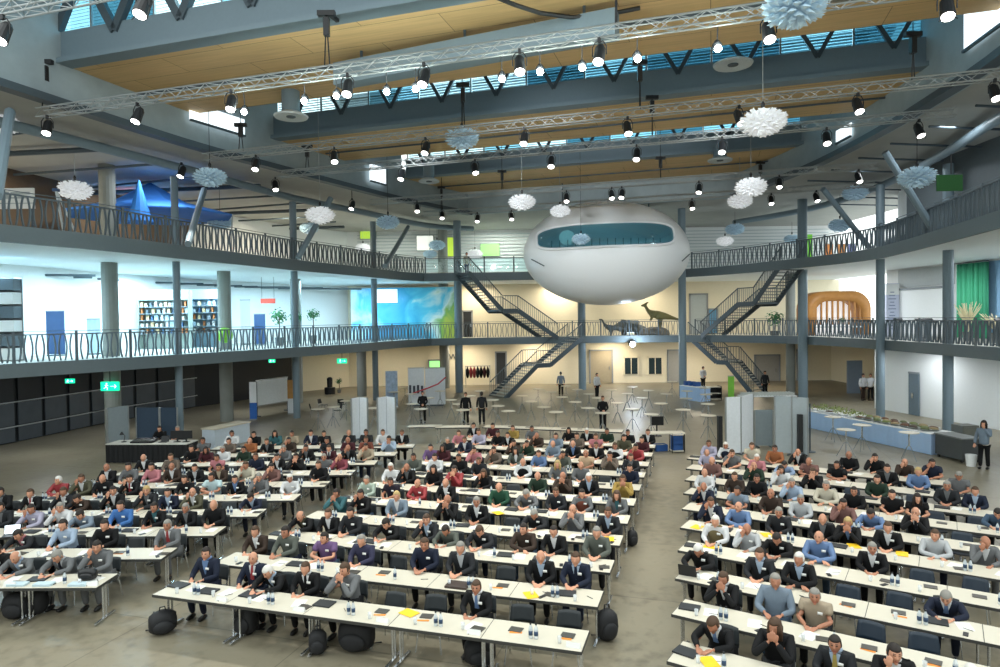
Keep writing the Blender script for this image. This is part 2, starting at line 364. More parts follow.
for nm, s, a0, a1 in (('near', 17.65, -22.7, 9.4), ('middle', 28.1, -20.3, 7.6), ('far', 38.5, -18.2, 4.6)):
    r = stru(new('trim_roof_truss_'+nm, None)); r.empty_display_size = .1
    MB().bar(roofp(a0, s, 15.1), roofp(a1, s, 15.1), .4, .95).build('lower_chord', M_STEEL, r)
    MB().bar(roofp(a0, s-.1, 14.56), roofp(a1, s-.1, 14.56), .6, .16).build('flange', M_STEEL, r)
    MB().bar(roofp(a0, s, 17.45), roofp(a1, s, 17.45), .4, .5).build('upper_chord', M_STEEL, r)
    n = round((a1-a0)/2.6); st = (a1-a0)/n
    for i in range(n):
        x = a0+i*st
        for d in (0, 1):
            MB().bar(roofp(x+st*.5, s-.18, 15.3), roofp(x+(.06 if d == 0 else .94)*st, s-.18, 17.3), .28 if nm == 'near' else .15, .2 if nm == 'near' else .12, up=RN).build('diagonal', M_DSTEEL, r)
        MB().bar(roofp(x, s+.12, 15.5), roofp(x, s+.12, 17.3), .07, .07, up=RN).build('mullion', M_ALU, r)
        p = roofp(x+.04, s+.16, 0); q = roofp(x+st-.04, s+.16, 0)
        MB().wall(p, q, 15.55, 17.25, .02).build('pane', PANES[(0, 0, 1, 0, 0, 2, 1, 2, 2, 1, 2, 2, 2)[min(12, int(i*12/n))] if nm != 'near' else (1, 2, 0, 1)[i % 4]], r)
    b = MB()
    for k in range(15):
        z = 15.62+k*.115
        b.add([roofp(a0, s+.32, z-.035), roofp(a1, s+.32, z-.035), roofp(a1, s+.40, z+.035), roofp(a0, s+.40, z+.035),
               roofp(a0, s+.33, z-.045), roofp(a1, s+.33, z-.045), roofp(a1, s+.41, z+.025), roofp(a0, s+.41, z+.025)],
              [(0, 1, 2, 3), (7, 6, 5, 4), (0, 4, 5, 1), (1, 5, 6, 2), (2, 6, 7, 3), (3, 7, 4, 0)])
    b.build('louvre', M_LOUV, r)
# bright windows in the concrete upstand
M_WINL = mat('bright daylight window', (.88, .96, 1), emit=1.0)
for i, (x0, y0, x1, y1, z0, z1, nx) in enumerate(((-12.95, 28.2, -11.65, 30.8, 14.1, 14.85, 1), (-7.55, 39.0, -6.85, 40.3, 13.7, 14.7, 1), (15.2, 21.7, 14.85, 19.4, 14.0, 15.2, -1), (16.02, 30.2, 16.04, 31.6, 13.6, 14.2, -1))):
    o = Vector((y1-y0, -(x1-x0), 0)).normalized()*.19
    if o.x*nx < 0: o = -o
    w = stru(MB().wall((x0+o.x, y0+o.y), (x1+o.x, y1+o.y), z0, z1, .04).build('window_%d' % (i+1), M_WINL))
    MB().bar((x0+o.x*1.2, y0+o.y*1.2, z0), (x1+o.x*1.2, y1+o.y*1.2, z0), .1, .08).build('window_sill', M_DSTEEL, w)
for k in range(13):
    y = 20+k*2.7; x0 = -9.5-max(0, 38-y)*.42; d = Vector((-11, 1.5+(k % 3), 0))
    stru(MB().tube([Vector((x0-2.5, y, 12.95)), Vector((x0-2.5, y, 12.95))+d], .06 if k % 3 else .12, 6).build('trim_soffit_pipe', M_DSTEEL))
for k in range(9):
    y = 24+k*2.6; stru(MB().tube([Vector((21.8, y, 12.95)), Vector((28.5, y+1.2, 12.95))] if y > 37 else [Vector((17, y, 12.98)), Vector((21.5, y+.8, 12.98))], .05, 6).build('trim_soffit_pipe', M_DSTEEL))
# ---- long steel tubes along the galleries
TL = [(-19, 20), (-17.1, 24.2), (-15.6, 28), (-14.1, 32), (-11.9, 38.5), (-9, 44), (-5.4, 50.8), (-2, 53)]
TR = [(17, 18), (18.4, 24.7), (19.9, 30), (21.2, 36.5), (21.4, 42), (20.5, 46.8), (18, 51.5)]
stru(MB().tube([Vector((p.x, p.y, 12.75)) for p in catmull(TL, 4)], .2, 8).build('trim_tube_left', M_STEEL, smooth=True))
stru(MB().tube([Vector((p.x, p.y, 12.75)) for p in catmull(TR, 4)], .2, 8).build('trim_tube_right', M_STEEL, smooth=True))
# ---- columns
def column(x, y, r, z1, mt, n=16):
    c = stru(MB().cyl((x, y, 0), (x, y, z1), r, n=n).build('column', mt, smooth=False))
    return c
M_CCONC = hmat('warm concrete column', '868a85', .8, var=.12, scale=2)
for (x, y, r, z) in ((-18.57, 32.06, .36, 13.2), (-15.72, 38.4, .36, 8.6), (-10.4, 50.2, .36, 4), (-14.1, 46.5, .36, 8.6), (20.9, 48.3, .32, 8.6), (-4.6, 55.2, .4, 13.2)):
    column(x, y, r, z, M_CCONC)
for (x, y, r, z) in ((-15.4, 32.1, .17, 12.6), (-11.95, 39.2, .2, 12.6), (-8.86, 47.5, .21, 12.6), (-3.2, 51.8, .3, 13.2), (6.41, 52.6, .3, 13.2), (12.88, 47.4, .27, 13.2), (19.96, 44.26, .3, 13.2), (20.68, 36.5, .22, 12.6), (21.13, 31.66, .23, 12.6)):
    column(x, y, r, z, M_STEEL)
for a, b in (((188, 244, 9.0), (204, 190, 12.3)), ((-4, 196, 9.0), (10, 112, 12.4)), ((298, 258, 9.0), (331, 198, 12.4)), ((385, 266, 9.0), (408, 227, 12.5)), ((876, 256, 9.0), (823, 189, 12.5)), ((937, 236, 9.0), (885, 152, 12.5))):
    stru(MB().cyl(at(*a), at(*b), .15, n=10).build('column_strut', M_STEEL))
# ---- railings
def resample(L, step):
    out = [L[0]]; acc = 0
    for p, q in zip(L, L[1:]):
        d = (q-p).length
        while acc+d >= step:
            t = (step-acc)/d; p = p.lerp(q, t); out.append(p.copy()); d = (q-p).length; acc = 0
        acc += d
    return out
def railing(L, z, label, bars=True, h=1.08, wire=True):
    P = resample(L, .2); K = 11
    c = P[len(P)//2]
    t = thing('gallery_railing', label, 'railing', (c.x, c.y, z)); O = Vector((c.x, c.y, z))
    N = len(P)
    nrm = []
    for i in range(N):
        d = (P[min(i+1, N-1)]-P[max(i-1, 0)]).normalized(); nrm.append(d)
    V = lambda i, dz, off=0: P[i]-O+Vector((0, 0, z+dz))+nrm[i]*off
    b = MB()
    for i in range(N-1): b.bar(V(i, h), V(i+1, h), .1, .05)
    b.build('top_rail', M_RAIL, t)
    if wire:
        b = MB()
        for i in range(0, N-3, 3): b.bar(V(i, h+.13), V(min(i+3, N-1), h+.13), .025, .025)
        b.build('handrail', M_RAIL, t)
    for i in range(0, N, K):
        MB().bar(V(i, -.1), V(i, h+.13), .06, .1, up=nrm[i]).build('post', M_RAIL, t)
    if bars:
        b = MB()
        for i in range(N):
            if i % K == 0: continue
            s = 1 if i % 2 else -1; pts = []
            for k in range(8):
                u = k/7; a = .07*math.sin(PI*u)*s-.025*s
                pts.append(V(i, .03+u*(h-.06), a))
            side = nrm[i].cross(Vector((0, 0, 1)))
            for p, q in zip(pts, pts[1:]): b.bar(p, q, .075, .04, up=nrm[i])
        b.build('infill', M_RAIL, t)
    else:
        for i in range(0, N-K, K):
            p = V(i, .08)+O; q = V(min(i+K, N-1), .08)+O
            MB().wall(p, q, z+.08, z+h-.04, .015).build('glass_panel', M_GLASS, t).location = -O
    return t
railing(cl, 4.2, 'dark steel railing of looped bars along the bright shop gallery, lower storey')
railing(cf, 4.2, 'dark steel railing in front of the dinosaurs on the far lower gallery')
railing(cr[2:], 4.2, 'dark steel railing with looped bars below the green curtain, lower storey')
railing(ul, 9.1, 'dark steel railing below the blue canopies, upper storey')
railing(ur[3:], 9.1, 'dark steel railing along the ribbed grey wall, upper storey')
railing([Vector((-5.5+i*.2, 50.15, 0)) for i in range(95)], 9.1, 'glass balustrade of the far upper bridge behind the egg pod', bars=False)
# ================================================================== skinned bodies
def bake(ob):
    dg = bpy.context.evaluated_depsgraph_get(); dg.update()
    me = bpy.data.meshes.new_from_object(ob.evaluated_get(dg))
    V = [v.co.copy() for v in me.vertices]; F = [tuple(p.vertices) for p in me.polygons]
    old = ob.data; bpy.data.objects.remove(ob); bpy.data.meshes.remove(me); bpy.data.meshes.remove(old)
    return V, F
def skin(nodes, edges, sub=1):
    me = bpy.data.meshes.new('tmp'); me.from_pydata([n[:3] for n in nodes], edges, [])
    ob = bpy.data.objects.new('tmp', me); COL.objects.link(ob)
    md = ob.modifiers.new('s', 'SKIN'); md.use_smooth_shade = True
    for i, n in enumerate(nodes):
        sv = me.skin_vertices[0].data[i]; sv.radius = (n[3], n[4] if len(n) > 4 else n[3]); sv.use_root = (i == 0)
    if sub: s = ob.modifiers.new('d', 'SUBSURF'); s.levels = sub; s.render_levels = sub
    return bake(ob)
def chain(n, a=0): return [(a+i, a+i+1) for i in range(n-1)]
def remesh(mb, vox):
    me = bpy.data.meshes.new('tmp'); me.from_pydata(mb.v, [], mb.f)
    ob = bpy.data.objects.new('tmp', me); COL.objects.link(ob)
    md = ob.modifiers.new('r', 'REMESH'); md.mode = 'VOXEL'; md.voxel_size = vox
    sm = ob.modifiers.new('m', 'SMOOTH'); sm.factor = .4; sm.iterations = 2
    return bake(ob)
# ================================================================== THE EGG POD
M_EGG = hmat('white egg shell', 'eef1f2', .35, var=.02)
ec = atY(606, 253.5, 44.5); EK = 44.5/47; ER = (5.75, 4.3, 3.6)
egg = thing('egg_pod', 'large white egg shaped pod with tinted window band hanging in the hall', 'pod', ec); egg.scale = (EK,)*3
def inwin(x, y, z): return y < 0 and abs((x+.45)/4.5)**5+abs((z-.85-.02*x)/.80)**4 < 1
b = MB(); nu, nv = 220, 130
for j in range(nv+1):
    t = PI*(.002+.996*j/nv)
    for i in range(nu): b.v.append((ER[0]*math.sin(t)*math.cos(2*PI*i/nu), ER[1]*math.sin(t)*math.sin(2*PI*i/nu), ER[2]*math.cos(t)))
gl = MB()
for j in range(nv):
    for i in range(nu):
        f = (j*nu+i, (j+1)*nu+i, (j+1)*nu+(i+1) % nu, j*nu+(i+1) % nu)
        c = [sum(b.v[k][q] for k in f)/4 for q in range(3)]
        (gl if inwin(*c) else b).f.append(f)
b.f += [tuple(range(nu)), tuple(range(nv*nu+nu-1, nv*nu-1, -1))]; b.mi = [0]*len(b.f)
used = sorted({k for f in gl.f for k in f}); mp = {k: i for i, k in enumerate(used)}
gl.v = [tuple(q*.992 for q in b.v[k]) for k in used]; gl.f = [tuple(mp[k] for k in f) for f in gl.f]; gl.mi = [0]*len(gl.f)
b.build('shell', M_EGG, egg, True); gl.build('window_glass', M_TEAL, egg, True)
ring = []
for k in range(120):
    a = 2*PI*k/120; ca, sa = math.cos(a), math.sin(a)
    x = -.45+4.5*math.copysign(abs(ca)**.4, ca); z = .85+.02*x+.80*math.copysign(abs(sa)**.5, sa)
    y = -ER[1]*math.sqrt(max(.02, 1-(x/ER[0])**2-(z/ER[2])**2)); ring.append((x, y-.02, z))
MB().tube(ring, .1, 6, True).build('window_frame', M_EGG, egg, True)
MB().lathe([(4.3, -.06), (4.3, .06)], (0, 0, .02), 40).build('inner_floor', hmat('pod floor', '7d8f96'), egg).scale = (1.18, .85, 1)
b = MB()
for k in range(15):
    x = -4.0+k*.5; y = -ER[1]*math.sqrt(1-(x/ER[0])**2)*.90
    b.cyl((x, y, .05), (x, y, .62), .03, n=6)
b.build('inner_railing', M_ALU, egg)
il = bpy.data.lights.new('pod_fill_light', 'POINT'); il.energy = 80; il.color = (.75, .95, 1); il.shadow_soft_size = .4; io = bpy.data.objects.new('pod_fill_light', il); COL.objects.link(io); io.location = ec+Vector((0, .3, 1.9))  # added fill lamp that lightens the pod interior behind the glass
MB().ell((-2.9, -2.0, .9), (.55, .12, .5)).build('inner_screen', hmat('pale lit screen', 'd9e4e0', emit=.4), egg, True)
for x, z, dx in ((-5.3, -.5, .75), (5.3, -.3, -.85)):
    MB().cyl((x, -1.9, z), (x+dx, -3.2, z-.55), .035, n=6).build('tie_rod', M_DSTEEL, egg)
for x, y in ((-3, 0), (3, 0), (0, 2)): MB().cyl((x, y, 2.6), (x, y, ((14.5 if x < 1 else 14.5)-ec.z)/EK), .05, n=6).build('hanger', M_DSTEEL, egg)
# ================================================================== STAIRS
M_TREAD = hmat('steel stair tread', '56626a', .5); M_TREADL = hmat('pale stair tread', 'b3b6b0', .6)
def stairs(label, pts, w, mt):
    # pts: plan and height of the flight line's nodes (start, landing, landing, end)
    c = Vector((pts[0].x, pts[0].y, 0)); t = thing('staircase', label, 'staircase', c); up = Vector((0, 0, 1))
    for i, (p, q) in enumerate(zip(pts, pts[1:])):
        A, B = p-c, q-c; d = (B-A); h = Vector((d.x, d.y, 0)); hl = h.length; h.normalize(); R = Matrix.Rotation(math.atan2(h.y, h.x), 3, 'Z'); N = Vector((-h.y, h.x, 0))
        if abs(d.z) < .05: MB().box((A+B)/2-up*.06, (hl+.3, w, .12), R).build('landing', mt, t)
        else:
            n = max(4, round(abs(d.z)/.19))
            for k in range(n): MB().box(A.lerp(B, (k+.5)/n), (hl/n*1.0, w, .05), R).build('step', mt, t)
        for y in (-w/2, w/2):
            o = N*y
            MB().bar(A+o-up*.1, B+o-up*.1, .08, .32).build('stringer', M_DSTEEL, t)
            g = MB(); g.bar(A+o+up*1.0, B+o+up*1.0, .06, .06); m = max(2, round(d.length/.2))
            for k in range(m+1):
                s = A.lerp(B, k/m)+o; g.bar(s, s+up*1.0, .06 if k % 5 == 0 else .04, .03)
            g.build('banister', M_RAIL, t)
    return t
def X(px, Y): return atY(px, 318, Y).x
def flight(*n): return [Vector((X(px, Y), Y, z)) for px, Y, z in n]
stairs('upper dark steel staircase with landing beside the egg pod, above the mural end', flight((463, 48.6, 9.05), (496, 49.6, 6.3), (510, 50.1, 6.3), (549, 51.7, 4.2)), 2.5, M_TREAD)
stairs('lower open-riser staircase coming down below the egg pod to the bistro tables', flight((575, 52, 4.2), (543, 50.6, 2.25), (529, 50.0, 2.25), (496, 48.4, 0)), 1.9, M_TREADL)
stairs('upper dark steel staircase seen from below next to the wooden kiosk', flight((794, 43.0, 9.05), (765, 45.2, 6.5), (749, 46.6, 6.5), (712, 49.9, 4.25)), 2.0, M_TREAD)
stairs('lower staircase descending behind the green banner near the buffet', flight((694, 52, 4.2), (722, 50.4, 2.3), (733, 49.8, 2.3), (760, 48.2, 0)), 1.9, M_TREADL)
# ================================================================== LIGHTING TRUSSES
TR_S = [11.2, 16.9, 23.75, 27.7, 36.2, 41.4]; TZ = 12.72
TR_A = [(-18, 7), (-21.4, 8.2), (-20.7, 8.4), (-19.8, 8.2), (-19.5, 7.5), (-18.5, 8.5)]
for k, (s, (a0, a1)) in enumerate(zip(TR_S, TR_A)):
    c = roofp((a0+a1)/2, s, TZ); t = thing('lighting_truss', 'aluminium box truss with lattice bracing, %s from the camera end' % NTH[k], 'truss', c)
    P = lambda a, dy, dz: RX*(a-(a0+a1)/2)+RN*dy+Vector((0, 0, dz))
    for dy in (-.14, .14):
        for dz in (-.14, .14): MB().cyl(P(a0, dy, dz), P(a1, dy, dz), .024, n=6).build('chord', M_ALU, t)
    b = MB(); n = round((a1-a0)/.36); st = (a1-a0)/n
    for i in range(n):
        a = a0+i*st; u = .14 if i % 2 else -.14
        b.bar(P(a, -.14, u), P(a+st, -.14, -u), .015); b.bar(P(a, .14, -u), P(a+st, .14, u), .015)
        b.bar(P(a, u, -.14), P(a+st, -u, -.14), .015); b.bar(P(a, -u, .14), P(a+st, u, .14), .015)
    b.build('bracing', M_ALU, t)
# chain hoists carrying the trusses
for k, (px, s, z1, lab) in enumerate(((46, 1, 14.46, 'black chain hoist above the second lighting truss, dark-wall end'), (328, 1, 14.46, 'black chain hoist above the second lighting truss, under the wooden ceiling'), (617, 1, 14.46, 'black chain hoist above the second lighting truss, buffet end'),
        (240, 2, 14.0, 'black chain hoist above the third lighting truss, dark-wall end'), (463, 2, 14.5, 'black chain hoist above the third lighting truss by a blue pleated lamp'), (640, 2, 14.5, 'black chain hoist above the third lighting truss, middle of the hall'), (913, 2, 14.3, 'black chain hoist above the third lighting truss, buffet end'),
        (306, 3, 14, 'black chain hoist above the fourth lighting truss, dark-wall end'), (652, 3, 14.5, 'black chain hoist above the fourth lighting truss, middle of the hall'), (501, 4, 14, 'black chain hoist above the fifth lighting truss, middle of the hall'), (440, 5, 14.46, 'black chain hoist above the sixth lighting truss, dark-wall end'), (760, 5, 14.46, 'black chain hoist above the sixth lighting truss, buffet end'), (660, 4, 14, 'black chain hoist above the fifth lighting truss above the egg pod'))):
    r = ray(px, 100); r2 = Vector((r.x, r.y, 0)); d = TR_S[s]/(RN.dot(r2)); p = r2*d
    t = thing('chain_hoist', lab, 'hoist', (p.x, p.y, TZ+.1))
    z = z1-TZ-.1
    MB().box((0, 0, z*.72), (.16, .16, .5)).build('motor', M_BLK, t); MB().box((0, 0, z-.08), (.5, .16, .14)).build('bracket', M_BLK, t)
    MB().cyl((0, 0, z-.1), (0, 0, z*.72), .03, n=6).build('hook', M_BLK, t)
    for dx in (-.05, .05): MB().cyl(RN*dx*.6+Vector((0, 0, z*.7)), RN*dx*2.8+Vector((0, 0, .05)), .02, n=5).build('chain', M_BLK, t)
    MB().bar((0, 0, z-.03), RN*{1: .6, 2: .1, 3: .3, 4: .1, 5: .1}[s]+Vector((0, 0, z-.03)), .1, .1).build('beam_clamp', M_BLK, t)
    if s in (2, 4): MB().cyl((0, 0, z-.05), (0, 0, 17.74-TZ-.1), .015, n=5).build('hanger', M_BLK, t)
# ================================================================== SPOTLIGHTS
def roof_above(p):                                             # height of what hangs over a point of the hall
    def xa(L, y):
        for a, b in zip(L, L[1:]):
            if min(a[1], b[1]) <= y <= max(a[1], b[1]): return a[0]+(b[0]-a[0])*(y-a[1])/(b[1]-a[1])
        return None
    l, r = xa(UL, p.y), xa(UR, p.y)
    if l is None or r is None or not l < p.x < r: return 13.2
    s = RN.dot(p); return 14.5 if 17.65 < s < 23.4 or 28.1 < s < 33 or 38.5 < s < 45 else 13.2 if s > 45 else 17.75
def make_spot(name):
    t = thing(name, 'x', 'spotlight', (0, 0, 0))
    d = Vector((0, -.42, -.9)).normalized(); c = Vector((0, 0, -.42))
    b = MB(); b.cyl(c-d*.22, c+d*.2, .13, .155, 14); b.cyl(c-d*.3, c-d*.2, .09, .13, 12); bd = b.build('body', M_BLK, t, False)
    MB().cyl(c+d*.19, c+d*.212, .13, .13, 14).build('lens', M_LENS, bd)
    for dy in (-1, 1): MB().cyl(c+d*(.12+.0*dy)+Vector((0, 0, 0)), c+d*.30+Vector((dy*.17, 0, 0)), .012, n=5).build('barn_door', M_BLK, bd)
    b = MB(); b.tube([c+Vector((-.18, 0, 0)), Vector((-.18, 0, -.2)), Vector((-.1, 0, -.08)), Vector((.1, 0, -.08)), Vector((.18, 0, -.2)), c+Vector((.18, 0, 0))], .016, 5); b.box((0, 0, -.04), (.07, .07, .12)); b.build('yoke', M_BLK, t)
    return t
SPOTS = [(9, 22), (148, -2), (51, 119), (141, 111), (234, 92), (350, 79), (426, 75), (521, 60), (600, 42), (768, 22), (945, 4),
         (857, 102), (739, 108), (628, 123), (525, 131), (427, 143), (336, 151), (258, 160), (277, 180), (184, 168), (352, 203), (403, 169), (476, 164), (552, 157), (637, 150), (722, 144), (826, 141), (918, 132), (993, 88),
         (418, 203), (442, 213), (478, 212), (512, 210), (612, 188), (622, 187), (692, 200), (699, 184), (771, 198), (779, 178), (816, 193), (858, 180), (220, 232), (567, 194)]
proto = None; byt = {}
for px, py in SPOTS:
    p = at(px, py, 12.3); s = RN.dot(p); k = min(range(6), key=lambda i: abs(TR_S[i]-s))
    if abs(TR_S[k]-s) < 2.2:                                       # hang it on its truss
        r = ray(px, py); r2 = Vector((r.x, r.y, 0)); p = r2*(TR_S[k]/RN.dot(r2)); p -= RN*.14; p.z = TZ-.165; byt.setdefault(k, []).append(p)
    else: p.z = 12.55; byt.setdefault(9, []).append(p)
LAMPN = 0
for k, L in byt.items():
    L.sort(key=lambda p: RX.dot(p))
    for i, p in enumerate(L):
        lab = ('black spotlight on the %s lighting truss, %s from the dark-wall end' % (NTH[k], NTH[i])) if k < 9 else 'black spotlight below the gallery ceiling edge, %s from the dark-wall end' % NTH[i]
        if proto is None: proto = make_spot('spotlight'); o = proto; o.location = p; o['label'] = lab
        else: o = dup(proto, p, 0, lab)
        o['group'] = 'spotlights above the hall'; o.rotation_euler[2] = random.uniform(-.5, .5)
        if k == 9:
            MB().cyl((0, 0, 0), (0, 0, roof_above(p)-p.z), .02, n=6).build('drop_rod', M_BLK, o)
        if k in (1, 2, 3) and i % 2 == 0 or k == 4 and i % 2 == 0:
            l = bpy.data.lights.new('spot_beam', 'SPOT'); l.energy = 950; l.spot_size = 1.25; l.spot_blend = .6; l.shadow_soft_size = .12; l.color = (1, .95, .86)
            lo = bpy.data.objects.new('spot_beam', l); COL.objects.link(lo); lo.location = p+Vector((0, -.25, -.75))
            lo.rotation_euler = Vector((-p.x*.03, -.28, -1)).to_track_quat('-Z', 'Y').to_euler()
for (a, s_) in ((-14, 23.6), (2, 23.6), (-6, 16.8)):                # three extra beams without fixtures, added to brighten the pod
    l = bpy.data.lights.new('spot_beam', 'SPOT'); l.energy = 2600; l.spot_size = .9; l.spot_blend = 1; l.shadow_soft_size = .15; l.color = (.92, .97, 1)
    lo = bpy.data.objects.new('spot_beam', l); COL.objects.link(lo); lo.location = roofp(a, s_-.3, 12.0); lo.rotation_euler = (ec+Vector((0, 0, -.3))-lo.location).to_track_quat('-Z', 'Y').to_euler()
# burning work lamps under the second truss
HOT = [(246, 113), (306, 102), (338, 97), (388, 93), (417, 90), (503, 80), (541, 73), (583, 69), (638, 60), (718, 50)]
hp = None
for i, (px, py) in enumerate(HOT):
    r = ray(px, py); r2 = Vector((r.x, r.y, 0)); p = r2*(17.15/RN.dot(r2)); z = EYE+r.z/1*(p.y/r.y); p -= RN*.09; p.z = TZ-.19; hgt = p.z-z
    lab = 'burning round work lamp under the second lighting truss, %s from the dark-wall end' % NTH[i]
    t = thing('work_lamp', lab, 'lamp', p, 0, 'burning lamps under the second truss')
    MB().ell((0, 0, -hgt), (.085, .085, .085)).build('bulb', M_HOT, t, True)
    MB().lathe([(.10, 0), (.12, .1), (.05, .2), (.02, .22)], (0, .07, -hgt+.02)).build('reflector', M_BLK, t, True)
    MB().cyl((0, .07, -hgt+.2), (0, .0, .05), .015, n=6).build('hanger', M_BLK, t)
    l = bpy.data.lights.new('work_lamp_glow', 'POINT'); l.energy = 60; l.color = (.86, 1, .93); l.shadow_soft_size = .1
    lo = bpy.data.objects.new('work_lamp_glow', l); COL.objects.link(lo); lo.location = p-Vector((0, .18, hgt))
# ================================================================== PLEATED PAPER LAMPS
M_LITP = hmat('lit white pleated paper', 'e6e9ec', .6, emit=.16, var=.03, ecol=(1, 1, 1)); M_BLUP = hmat('pale blue pleated paper', 'c3dcea', .6, emit=.03, var=.08, ecol=(.6, .8, 1))
def pleat_mesh_(name, mt, seed):
    rnd = random.Random(seed); b = MB(); n = 150; g = PI*(3-5**.5)
    for i in range(n):
        z = 1-2*(i+.5)/n
        if z > .93: continue
        r = math.sqrt(1-z*z); a = g*i
        d = Vector((r*math.cos(a), r*math.sin(a), z*.62+(.08 if z < 0 else 0))); L = .70*rnd.uniform(.9, 1.06)
        e = d*L; u = d.normalized()
        b.cyl(u*.12, e, .015, .085, 6)
    b.ell((0, 0, 0), (.22, .22, .15), 10, 6)
    return b.mesh(name, mt, False)
def pleat_mesh(name, mt, seed):
    rnd = random.Random(seed); b = MB(); n = 105; g = PI*(3-5**.5)
    for i in range(n):
        z = 1-2*(i+.5)/n
        if z > .9: continue
        r = math.sqrt(1-z*z); a = g*i
        d = Vector((r*math.cos(a), r*math.sin(a), z*.6)); e = d*.70*rnd.uniform(.93, 1.04); u = d.normalized()
        s = u.cross(Vector((0, 0, 1))).normalized(); f = u.cross(s); w = .125
        b.add([u*.1, e*.75+s*w*.7, e+s*w*.75+u*.02, e*.98, e-s*w*.75+u*.02, e*.75-s*w*.7, e*.8+f*w*.6, e*.8-f*w*.4],
              [(0, 1, 6), (1, 2, 6), (2, 3, 6), (3, 4, 6), (4, 5, 6), (5, 0, 6), (1, 0, 7), (2, 1, 7), (3, 2, 7), (4, 3, 7), (5, 4, 7), (0, 5, 7)])
    b.ell((0, 0, 0), (.3, .3, .2), 12, 7)
    return b.mesh(name, mt, False)
PM = {(l, k): pleat_mesh('pleats', M_LITP if l else M_BLUP, k*7+l) for l in (0, 1) for k in (0, 1)}
LAMPS = [(795, 6, 1, 0, 66, 'large pleated paper lamp at the top of the picture'), (763, 122, 0, 1, 48, 'white pleated paper lamp under the wooden ceiling between two trusses'), (462, 138, 0, 0, 36, 'round pale blue pleated lamp below the middle chain hoist'),
         (-2, 123, 0, 1, 40, 'white pleated lamp cut by the edge of the picture over the near gallery'), (75, 190, 0, 1, 34, 'white pleated lamp hanging by a dark pole over the upper gallery'), (210, 177, 0, 0, 34, 'frayed pleated lamp hanging in front of the blue canopy'),
         (220, 222, 0, 0, 26, 'pale pleated lamp below the blue canopy edge'), (320, 215, 0, 1, 31, 'bright pleated lamp in front of the white upper wall'), (309, 228, 0, 0, 20, 'small blue pleated lamp beside the bright lamp by the white wall'),
         (388, 222, 0, 0, 25, 'pale pleated lamp above the leaning gallery strut'), (363, 248, 0, 1, 17, 'small white pleated lamp low over the curving gallery'), (522, 202, 0, 1, 29, 'white pleated lamp left of the top of the egg pod'),
         (560, 211, 0, 1, 22, 'small white pleated lamp touching the top of the egg pod'), (581, 239, 0, 0, 20, 'pale blue pleated lamp in front of the pod window'), (751, 187, 0, 1, 34, 'upper of two white pleated lamps that overlap'),
         (740, 201, 0, 1, 26, 'lower of two white pleated lamps that overlap'), (735, 229, 0, 0, 20, 'small blue pleated lamp beside the egg pod'), (725, 241, 0, 1, 18, 'small white pleated lamp low beside the egg pod'),
         (855, 193, 0, 0, 26, 'spiky round pale blue lamp near the leaning strut'), (917, 177, 0, 0, 38, 'wide fan shaped pale blue lamp near the ribbed grey wall'), (840, 225, 0, 0, 23, 'pale pleated lamp behind the leaning strut'),
         (792, 239, 0, 0, 17, 'small pale pleated lamp near the far bridge'), (437, 245, 0, 0, 18, 'upper of two small blue lamps over the far gallery'), (430, 254, 0, 0, 15, 'lower of two small blue lamps over the far gallery'), (475, 254, 0, 1, 17, 'small white pleated lamp above the top of the staircase')]
for k, (px, py, big, lit, wpx, lab) in enumerate(LAMPS):
    Y = min(FPX*1.46/wpx, 55)
    if px in (581, 560): Y = 38.5
    sc = wpx*Y/FPX/1.46
    p = atY(px, py, Y)
    t = thing('pleated_lamp', lab, 'lamp', p, random.uniform(0, 6), 'pleated paper lamps above the hall'); t.scale = (sc,)*3
    new('shade', PM[(lit, k % 2)], t)
    top = max(.8, (roof_above(p)-p.z)/sc)
    MB().cyl((0, 0, .2), (0, 0, top), .012, n=5).build('cable', M_BLK if not lit else M_ALU, t)
    MB().lathe([(.05, 0), (.06, .12), (.02, .2)], (0, 0, .42)).build('socket', M_BLK, t)
# ================================================================== DUCTS AND DIFFUSERS
def duct(px, py, Y, r, lab, z1):
    p = atY(px, py, Y); t = thing('air_diffuser', lab, 'diffuser', p)
    MB().cyl((0, 0, .1), (0, 0, z1-p.z), r*.55, n=20).build('duct', M_STEEL, t, False)
    MB().lathe([(r*.3, -.02), (r, -.06), (r*1.05, 0), (r*.6, .14)], n=24).build('ring', hmat('pale diffuser ring', 'bfc7ca', .5), t)
    MB().lathe([(r*.28, -.05), (r*.3, .05)], n=16).build('core', M_DSTEEL, t)
duct(291, 116, 26, .62, 'round white air diffuser under a duct before the middle roof truss', 14.6)
duct(733, 64, 25, .68, 'round air diffuser under a duct near the hanging pleated lamp', 15)
duct(720, 160, 36, .62, 'small round air diffuser under the far roof truss', 14.6)
duct(429, 181, 37, .55, 'bluish round air diffuser at the dark-wall end of the far truss', 14.6)
p0, p1 = at(338, 68, 14.1), at(617, 14, 14.1); dd = (p1-p0)
t = thing('duct_casing', 'long blue grey casing below the first wooden ceiling', 'casing', p0)
MB().bar((0, 0, -.28), dd+Vector((0, 0, -.28)), .55, .72).build('casing', M_STEEL, t)
for u in (.1, .5, .9): MB().bar(dd*u+Vector((0, 0, .1)), dd*u+Vector((0, 0, .45)), .08, .08).build('bracket', M_DSTEEL, t)
tag(MB().tube([at(498, -2, 14.3), at(515, 5, 14.2), at(540, 13, 14.15), at(570, 17, 14.1), at(600, 16, 14.15), at(640, 8, 14.3)], .06, 6).build('cable_loom', M_BLK), 'thick black cable loom drooping below the wooden ceiling', 'cable')
t = thing('air_duct', 'broad flat grey duct below the wooden ceiling near the large pleated lamp', 'duct', roofp(4.3, 20.0, 14.22))
